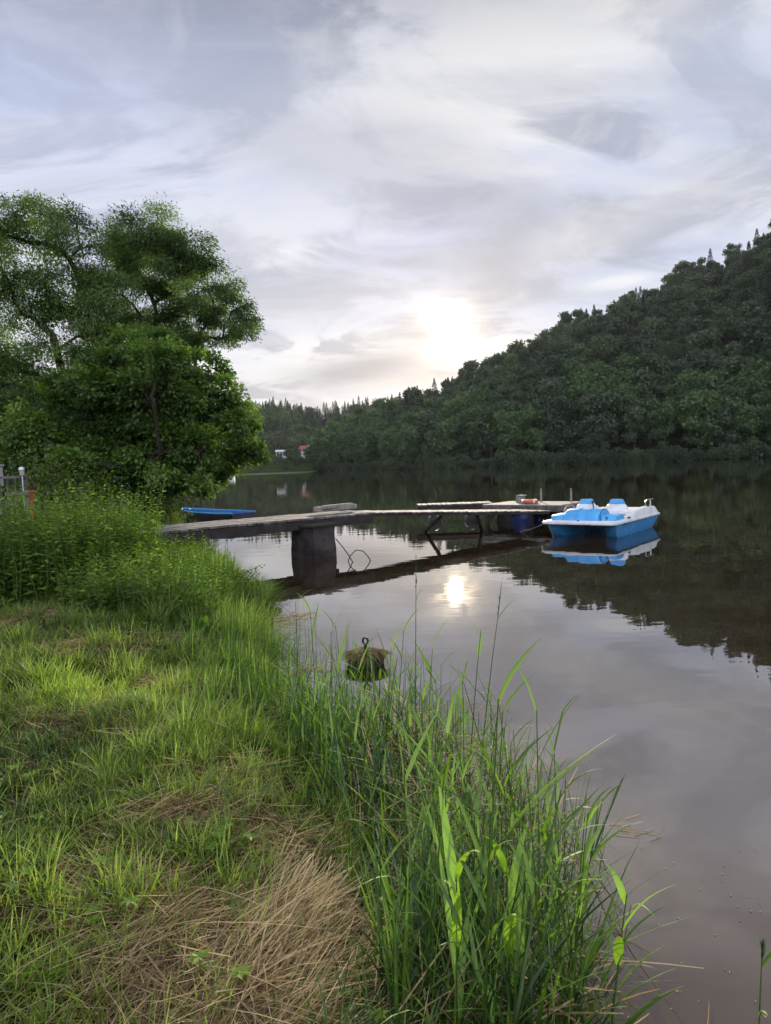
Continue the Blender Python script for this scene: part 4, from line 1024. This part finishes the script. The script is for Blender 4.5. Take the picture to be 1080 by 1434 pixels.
# ------------------------------------------------------------------ pedal boat (local: -y is the bow, +x its right side as seen)
pbase = on_z(860, 752); 
pb_ang = R_(-37)
pb = empty('pedal_boat', (0, 0, 0), pb_ang); tag(pb, 'blue and white pedal boat with two seats and the number 9', 'pedal boat')
HWB, LEN = .86, 3.3
pb.scale = (1, 1, .93)
cr, sr = math.cos(pb_ang), math.sin(pb_ang)
# the right hull's bow (x=.62,y=.25) sits at pbase
lx, ly = .63, .55
pb.location = (pbase[0] - (lx * cr - ly * sr), pbase[1] - (lx * sr + ly * cr), 0)
def hull(s):
    rings = []
    for (y, zb, w_) in [(.26, .30, .06), (.34, .10, .13), (.5, -.06, .19), (.75, -.14, .225), (1.4, -.16, .235), (2.4, -.14, .235), (2.95, -.06, .21), (3.2, .10, .16), (3.27, .25, .10)]:
        o_ = s * (HWB - .045); i_ = s * (HWB - .045 - 2 * w_); zt = .34
        rings.append([(o_, y, zt), (o_ - s * .01, y, zt * .6 + zb * .4), (o_ - s * (w_ * .35 + .02), y, zb + .05 * (zt - zb)), ((o_ + i_) / 2, y, zb), (i_ + s * .05, y, zb + .08), (i_, y, zt)])
    q = MB(); q.loft(rings); q.build('hull', MT['blue'], pb, smooth=True)
hull(1); hull(-1)
def rrect(hw_, y0, y1, rf, rb_, n=6):
    o_ = []
    for (cx_, cy_, a0, rr) in ((hw_ - rf, y0 + rf, -90, rf), (hw_ - rb_, y1 - rb_, 0, rb_), (-hw_ + rb_, y1 - rb_, 90, rb_), (-hw_ + rf, y0 + rf, 180, rf)):
        for k in range(n + 1):
            a = R_(a0 + 90 * k / n); o_.append((cx_ + rr * math.cos(a), cy_ + rr * math.sin(a)))
    return o_
q = MB(); o1 = rrect(HWB, 0, LEN, .16, .12); sc_ = lambda o_, k: [(x * k, (y - LEN / 2) * (1 - (1 - k) * .5) + LEN / 2) for x, y in o_]
q.loft([[(x, y, z) for x, y in sc_(o1, k)] for z, k in ((.315, .965), (.325, .995), (.35, 1.0), (.375, .99), (.385, .955), (.398, .93))]); q.build('deck', MT['white'], pb, smooth=True)
# raised white sides and stern
q = MB()
for s in (-1, 1):
    rings = []
    for (y, h_, w_) in [(1.05, .03, .16), (1.3, .13, .18), (1.7, .17, .20), (2.6, .19, .22), (3.0, .17, .22), (3.16, .06, .18)]:
        xo = s * (HWB - .04); z0 = .39; rings.append([(xo, y, z0), (xo - s * .02, y, z0 + h_ * .8), (xo - s * .05, y, z0 + h_), (xo - s * (w_ - .03), y, z0 + h_), (xo - s * w_, y, z0 + h_ * .7), (xo - s * w_, y, z0)])
    q.loft(rings)
q.build('side_bulwark', MT['white'], pb, smooth=True)
q = MB(); q.box((0, 2.62, .455), (1.14, .95, .13)); q.build('rear_bench', MT['white'], pb, bevel=.04, seg=3)
# bonnet: central curved cover with two lower wings
q = MB(); rings = []
for x in (-.40, -.385, -.13, .13, .385, .40):
    k = .97 if abs(x) > .39 else 1.0
    rings.append([(x, .62 + .36 * k * -math.cos(a) , .385 + .27 * k * math.sin(a)) for a in np.linspace(0, math.pi, 13)])
q.loft(rings); q.build('pedal_cover', MT['blue_light'], pb, smooth=True)
for x in (-.13, .13):
    q = MB(); q.tube([(x, .62 - .362 * math.cos(a), .387 + .272 * math.sin(a)) for a in np.linspace(.15, 2.4, 14)], .012, 6); q.build('cover_rib', MT['blue_light'], pb, smooth=True)
q = MB(); q.tube([(.398, .62 - .35 * math.cos(a), .387 + .262 * math.sin(a)) for a in np.linspace(.1, 2.8, 14)], .008, 6); q.build('cover_seam', MT['black'], pb, smooth=True)
for s in (-1, 1):
    q = MB(); rings = []
    for x, k in ((.412, 1), (.72, .95), (.745, .8)):
        rings.append([(s * x, .34, .39), (s * x, .36, .39 + .11 * k), (s * x, .42, .39 + .135 * k), (s * x, .84, .39 + .15 * k), (s * x, .92, .39)])
    q.loft(rings); wing = q.build('bonnet_wing', MT['blue_light'], pb, bevel=.015, smooth=True)
    if s > 0:
        fc = bpy.data.curves.new('number_nine', 'FONT'); fc.body = '9'; fc.size = .135; fc.extrude = .004; fc.align_x = 'CENTER'; fc.align_y = 'CENTER'
        tmp = bpy.data.objects.new('tmp', fc); COL.objects.link(tmp); bpy.context.view_layer.update()
        me9 = bpy.data.meshes.new_from_object(tmp.evaluated_get(bpy.context.evaluated_depsgraph_get())); bpy.data.objects.remove(tmp)
        me9.materials.clear(); me9.materials.append(principled('navy lettering', (.012, .02, .09), .5, .1))
        o9 = bpy.data.objects.new('number_nine', me9); COL.objects.link(o9); o9.parent = wing; o9.location = (.54, .346, .447); o9.rotation_euler = (R_(80), 0, 0)
# seats
def seat(xc):
    q = MB(); q.box((xc, 1.22, .46), (.46, .5, .16)); q.build('seat', MT['white'], pb, bevel=.05, seg=3)
    rings = []
    for (z, w_, y0, d_) in [(.40, .27, 1.42, .20), (.56, .27, 1.46, .16), (.66, .23, 1.49, .14), (.715, .18, 1.51, .12)]:
        rings.append([(xc - w_, y0, z), (xc - w_ + .04, y0 - .03, z), (xc + w_ - .04, y0 - .03, z), (xc + w_, y0, z), (xc + w_ - .02, y0 + d_, z), (xc - w_ + .02, y0 + d_, z)])
    q = MB(); q.loft(rings); bk = q.build('backrest', MT['white'], pb, bevel=.02, smooth=True)
    rings = [[(xc - w_, y0, z), (xc + w_, y0, z), (xc + w_, y0 + d_, z), (xc - w_, y0 + d_, z)] for (z, w_, y0, d_) in [(.712, .175, 1.475, .15), (.78, .15, 1.49, .13), (.83, .125, 1.505, .10)]]
    q = MB(); q.loft(rings); q.build('headrest', MT['blue_light'], bk, bevel=.012)
seat(-.36); seat(.36)
q = MB(); q.box((0, 1.28, .50), (.20, .62, .24)); q.build('centre_console', MT['white'], pb, bevel=.04, seg=3)
q = MB(); q.tube([(0, 1.05, .6), (0, .98, .78)], .014, 8); q.lathe([(.005, .77), (.025, .775), (.03, .80), (.02, .825), (.004, .83)], (0, .98, 0), 12); q.build('steering_lever', MT['iron'], pb, smooth=True)
for x in (-.36, .36):
    q = MB(); q.box((x, .93, .46), (.2, .09, .03), 0, (.5, 0)); q.tube([(x - .15, .9, .45), (x + .15, .9, .45)], .012, 6); q.build('pedal', MT['black'], pb)
# handrails
def rail(P): 
    q = MB(); q.tube(P, .017, 8); q.build('handrail', MT['steel'], pb, smooth=True)
rail([(-.70, 1.0, .39), (-.70, 1.02, .60), (-.70, 1.12, .68), (-.70, 1.5, .68), (-.70, 1.6, .60), (-.70, 1.62, .5)])
rail([(-.68, 1.95, .55), (-.68, 1.97, .70), (-.68, 2.06, .76), (-.68, 2.62, .76), (-.68, 2.72, .69), (-.68, 2.74, .55)])
rail([(.70, 2.55, .55), (.70, 2.57, .70), (.70, 2.66, .74), (.70, 3.15, .74)])
rail([(.70, 2.95, .55), (.70, 2.95, .735)])
for (x, y, z, s_) in [(HWB - .06, 1.05, .42, .03), (HWB - .08, 2.5, .60, .03), (0, .10, .40, .025), (HWB + .0, .62, .31, .05)]:
    q = MB(); q.lathe([(.004, -.02), (s_, -.015), (s_, .015), (.004, .02)], (x, y, z), 12); q.build('cleat', MT['black'], pb, smooth=True)

# mooring lines
def rope(name, label, a, b_, sag, rad=.009):
    a, b_ = Vector(a), Vector(b_); q = MB(); q.tube([(b_ - a) * f + Vector((0, 0, -sag * math.sin(math.pi * f))) for f in np.linspace(0, 1, 14)], rad, 6)
    o = q.build(name, MT['rope'], None, smooth=True); o.location = a; tag(o, label, 'rope')
mw = pb.matrix_basis
def on_pb(x, y, z): return Vector((pb.location.x + x * cr - y * sr, pb.location.y + x * sr + y * cr, z))
rope('mooring_rope', 'rope running from the pedal boat down into the water below the gangway', on_pb(-.72, .3, .36), on_z(728, 745), .03)
rope('mooring_rope', 'thin line hanging from the corner of the pedal boat into the water', on_pb(-.70, .12, .31), on_pb(-.55, .05, -.02), .02, .006)
rope('mooring_rope', 'slack rope tying the pedal boat to the platform edge', on_pb(-.70, 1.0, .42), on_plat(PW - .05, .6, .01), .04, .008)

# ------------------------------------------------------------------ railing, lantern and pot at the left edge
YR = 12.0
def vert_post(name, mat, x, y, z0, z1, w_, parent): 
    q = MB(); q.box((x, y, (z0 + z1) / 2), (w_, w_, z1 - z0)); return q.build(name, mat, parent, bevel=.006)
rl = at_y(2, 669, YR); rr_ = at_y(31, 669, YR); gz = float(ground_h(rl[0], rl[1]))
rail_r = empty('railing', (rl[0], rl[1], gz)); tag(rail_r, 'grey wooden railing with upright slats at the left edge behind the weeds', 'railing')
hh = rl[2] - gz; W_ = rr_[0] - rl[0]
q = MB(); q.box((W_ / 2 - .3, 0, hh), (W_ + .75, .09, .045)); q.build('handrail', MT['wood'], rail_r, bevel=.006)
q = MB(); q.box((W_ / 2 - .3, 0, hh - .42), (W_ + .75, .07, .05)); q.build('lower_rail', MT['wood'], rail_r, bevel=.006)
for k in range(8): vert_post('slat', MT['wood'] if k % 3 else MT['wood'], -.55 + k * .135, -.06, hh - .5, hh - .02 - .03 * (k % 2), .03, rail_r)
for x in (-.6, W_): vert_post('post', MT['wood'], x, .06, -.1, hh + .05, .08, rail_r)
lp = at_y(31, 664, YR - .1); lam = empty('garden_lantern', (lp[0], lp[1], gz)); tag(lam, 'small pale garden lantern on a thin stake by the railing', 'lantern')
h0 = lp[2] - gz
q = MB(); q.tube([(0, 0, -.1), (0, 0, h0 - .02)], .012, 8); q.build('stake', MT['steel'], lam, smooth=True)
q = MB(); q.lathe([(.02, h0 - .03), (.035, h0 - .02), (.042, h0 + .07), (.012, h0 + .075)], n=14); q.build('lamp_glass', MT['lampglass'], lam, smooth=True)
q = MB(); q.lathe([(.05, h0 + .072), (.05, h0 + .095), (.03, h0 + .12), (.004, h0 + .125)], n=14); q.build('lamp_cap', MT['steel'], lam, smooth=True)
sp_ = at_y(27, 689, YR - .35); shf = empty('plank_shelf', (sp_[0], sp_[1], gz)); tag(shf, 'narrow wooden bench in front of the railing at the left edge', 'bench')
hs = sp_[2] - gz
q = MB(); q.box((0, 0, hs - .03), (.36, .22, .06)); q.build('seat', MT['wood'], shf, bevel=.006)
for x in (-.13, .13): vert_post('leg', MT['wood'], x, 0, -.1, hs - .06, .06, shf)
tp = at_y(43, 690, YR - .3); pot = empty('flower_pot', (tp[0], tp[1], tp[2] - .05)); tag(pot, 'orange red pot on a stake beside the wooden bench', 'pot')
q = MB(); q.lathe([(.05, -.05), (.075, .06), (.085, .06), (.085, .085), (.07, .085), (.06, .05), (.01, .04)], n=18); q.build('pot', MT['terracotta'], pot, smooth=True)
q = MB(); q.lathe([(.035, -(tp[2] - gz)), (.035, -.06), (.05, -.052)], n=10); q.build('stake', MT['terracotta'], pot)
wb = at_y(-2, 667, YR + .3); q = MB(); q.box((0, 0, .0), (.12, .1, .34)); q.box((0, 0, .185), (.16, .14, .03)); q.box((0, 0, -.6), (.05, .05, .86)); o = q.build('white_post_box', MT['lampglass'], None, bevel=.008); o.location = (wb[0], wb[1], wb[2]); tag(o, 'white box on a post cut off by the left edge of the photo', 'box')

# ------------------------------------------------------------------ sky and sun
SUNP = (627, 462)
sd = ray(*SUNP); sd = sd / np.linalg.norm(sd)
s_el = math.asin(sd[2]); s_az = math.atan2(sd[0], sd[1])
sl = bpy.data.lights.new('sun', 'SUN'); sl.energy = 5.0; sl.angle = R_(1.15); sl.color = (1, .88, .70)
so = bpy.data.objects.new('sun', sl); COL.objects.link(so)
so.rotation_euler = Vector(sd).to_track_quat('Z', 'Y').to_euler()
wld = bpy.data.worlds.new('World'); scene.world = wld; wld.use_nodes = True
wld.node_tree.nodes.clear(); t = NT(wld.node_tree); out = t.new('ShaderNodeOutputWorld')
sky = t.new('ShaderNodeTexSky'); sky.sky_type = 'NISHITA'; sky.sun_disc = False; sky.sun_elevation = s_el; sky.sun_rotation = s_az
sky.air_density = 1.0; sky.dust_density = 1.0; sky.ozone_density = 1.2
bg1 = t.new('ShaderNodeBackground'); t.l.new(sky.outputs[0], bg1.inputs[0]); bg1.inputs[1].default_value = .05
tc = t.new('ShaderNodeTexCoord'); dirv = t.vmath('NORMALIZE', tc.outputs['Generated'])
sx = t.new('ShaderNodeSeparateXYZ'); t.l.new(dirv, sx.inputs[0])
zc = t.math('MAXIMUM', sx.outputs['Z'], 0.0)
den = t.math('ADD', zc, .34)
cb = t.new('ShaderNodeCombineXYZ'); t.l.new(t.math('DIVIDE', sx.outputs['X'], den), cb.inputs[0]); t.l.new(t.math('DIVIDE', sx.outputs['Y'], den), cb.inputs[1])
mp = t.new('ShaderNodeMapping'); t.l.new(cb.outputs[0], mp.inputs[0]); mp.inputs['Rotation'].default_value = (0, 0, R_(-32)); mp.inputs['Scale'].default_value = (.7, 1.25, 1); mp.inputs['Location'].default_value = (3.1, 1.7, 0)
n1 = t.noise(mp.outputs[0], 2.0, 7, .55, .5); n2 = t.noise(mp.outputs[0], 3.6, 8, .58, .8); n3 = t.noise(cb.outputs[0], 6.5, 7, .62, .4)
cov = t.ramp(n1, .36, .62)
lav = (.44, .49, .67); whi = (.72, .72, .74); drk = (.245, .272, .37)
c = t.mix(cov, lav, whi)
c = t.mix(t.math('MULTIPLY', t.ramp(n2, .44, .58), .80), c, drk)
c = t.mix(t.math('MULTIPLY', t.ramp(n3, .45, .70), .40), c, (.70, .69, .71))
def blob(px, py, sx_, sy_, rot=0, nz=.35):
    q = ray(px, py); q = q / np.linalg.norm(q); t1 = unit(np.cross(q, [0, 0, 1.])); t2 = np.cross(t1, q)
    t1, t2 = t1 * math.cos(R_(rot)) + t2 * math.sin(R_(rot)), t2 * math.cos(R_(rot)) - t1 * math.sin(R_(rot))
    a = t.math('DIVIDE', t.math('SUBTRACT', t.vmath('DOT_PRODUCT', dirv, tuple(t1)), 0.0), sx_); b_ = t.math('DIVIDE', t.vmath('DOT_PRODUCT', dirv, tuple(t2)), sy_)
    fr = t.math('GREATER_THAN', t.vmath('DOT_PRODUCT', dirv, tuple(q)), 0)
    r2 = t.math('ADD', t.math('MULTIPLY', a, a), t.math('MULTIPLY', b_, b_))
    r2 = t.math('ADD', r2, t.math('MULTIPLY', t.math('SUBTRACT', n2, .5), nz * 6))
    return t.math('MULTIPLY', t.math('EXPONENT', t.math('MULTIPLY', r2, -1)), fr, clamp=True)
hz = t.math('EXPONENT', t.math('MULTIPLY', zc, -8.0))
c = t.mix(t.math('MULTIPLY', hz, .34), c, (.59, .585, .60))
for (px, py, a, b_, rt, k, cc) in [(100, 150, .28, .20, 0, .62, (.45, .50, .70)), (1040, 100, .10, .09, 0, .7, (.42, .47, .62)), (700, 90, .24, .055, 14, .60, (.66, .66, .68)), (560, 150, .10, .05, 40, .4, (.66, .66, .68)),
        (420, 200, .26, .045, -20, .50, (.33, .35, .43)), (700, 270, .18, .045, -30, .55, (.32, .34, .41)), (960, 270, .18, .035, 10, .40, (.36, .38, .45)), (430, 420, .20, .05, 4, .35, (.70, .69, .70)), (850, 320, .16, .03, 14, .45, (.68, .67, .68)), (330, 330, .2, .04, 20, .3, (.62, .62, .65)),
        (700, 370, .045, .055, -20, .65, (.31, .32, .38)), (505, 518, .10, .022, 8, .95, (.27, .29, .37)), (600, 530, .06, .010, 4, .5, (.40, .39, .42)), (850, 400, .075, .016, 10, .8, (.42, .49, .64)), (862, 396, .045, .009, 6, .6, (.76, .76, .77)), (400, 440, .10, .014, 3, .4, (.45, .46, .53))]:
    c = t.mix(t.math('MULTIPLY', blob(px, py, a, b_, rt), k), c, cc)
cd = t.vmath('DOT_PRODUCT', dirv, tuple(sd))
ang2 = t.math('MULTIPLY', t.math('SUBTRACT', 1.0, cd), 2.0)      # ~ angle^2
gl = lambda s_, k: t.math('MULTIPLY', t.math('EXPONENT', t.math('MULTIPLY', ang2, -1 / s_ ** 2)), k)
n4 = t.noise(cb.outputs[0], 9.0, 5, .6, .6)
def addc(c, f, col):
    return t.mix(1.0, c, t.mix(f, (0, 0, 0), col), 'ADD')
st = t.new('ShaderNodeMapping'); t.l.new(cb.outputs[0], st.inputs[0]); st.inputs['Rotation'].default_value = (0, 0, R_(-55)); st.inputs['Scale'].default_value = (.55, 2.6, 1)
n5 = t.noise(st.outputs[0], 1.6, 7, .58, .4)
c = t.mix(t.math('MULTIPLY', t.ramp(n5, .50, .72), .36), c, (.72, .71, .72)); c = t.mix(t.math('MULTIPLY', t.ramp(n5, .46, .28), .5), c, (.32, .345, .43))
c = addc(c, t.math('MINIMUM', gl(.15, .035), 1.0), (1.0, .80, .62))
c = addc(c, t.math('MULTIPLY', gl(.042, .24), t.ramp(n4, .25, .6, .35, 1.1)), (1.0, .72, .36))
core = t.math('MULTIPLY', gl(.0225, 1.0), t.ramp(n4, .36, .58, .15, 1.5))
c = t.mix(1.0, c, t.vmath('SCALE', (2.2, 1.85, 1.2), None, core), 'ADD')
# unseen sky behind the camera is brightened as added fill for the foreground
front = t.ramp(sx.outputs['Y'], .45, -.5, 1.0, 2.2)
over = t.ramp(sx.outputs['Z'], .44, .64, 0.0, .72)  # high sky ahead, out of view, dimmed to darken the near water's reflection
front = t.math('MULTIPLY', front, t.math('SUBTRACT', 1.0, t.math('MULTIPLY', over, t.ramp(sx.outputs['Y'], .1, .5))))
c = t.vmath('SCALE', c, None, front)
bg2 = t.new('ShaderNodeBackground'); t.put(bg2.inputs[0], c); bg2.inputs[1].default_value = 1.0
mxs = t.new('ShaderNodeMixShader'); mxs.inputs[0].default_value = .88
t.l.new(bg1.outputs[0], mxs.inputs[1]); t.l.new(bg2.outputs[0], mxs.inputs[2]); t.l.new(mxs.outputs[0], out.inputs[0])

# ------------------------------------------------------------------ evening haze over the lake
q = MB(); q.box((0, 420, 118), (1500, 1500, 244)); hz_o = q.build('haze', None if False else MT['white']); hz_o.data.materials.clear()
m, t2, o2 = mat_new('evening haze'); pv = t2.new('ShaderNodeVolumePrincipled'); pv.inputs['Color'].default_value = (.86, .90, 1, 1); pv.inputs['Density'].default_value = .00005; pv.inputs['Anisotropy'].default_value = .3
t2.l.new(pv.outputs[0], o2.inputs['Volume']); hz_o.data.materials.append(m); tag(hz_o, kind='stuff'); hz_o['label'] = 'thin evening haze over the lake'
# ------------------------------------------------------------------ render settings
scene.view_settings.view_transform = 'Standard'; scene.view_settings.look = 'None'; scene.view_settings.exposure = 0.45; scene.view_settings.gamma = 1.0
scene.render.engine = 'CYCLES'
cy = scene.cycles; cy.use_denoising = True; cy.max_bounces = 6; cy.diffuse_bounces = 3; cy.glossy_bounces = 3; cy.transmission_bounces = 3; cy.transparent_max_bounces = 4
cy.sample_clamp_indirect = 6.0; cy.caustics_reflective = False; cy.caustics_refractive = False
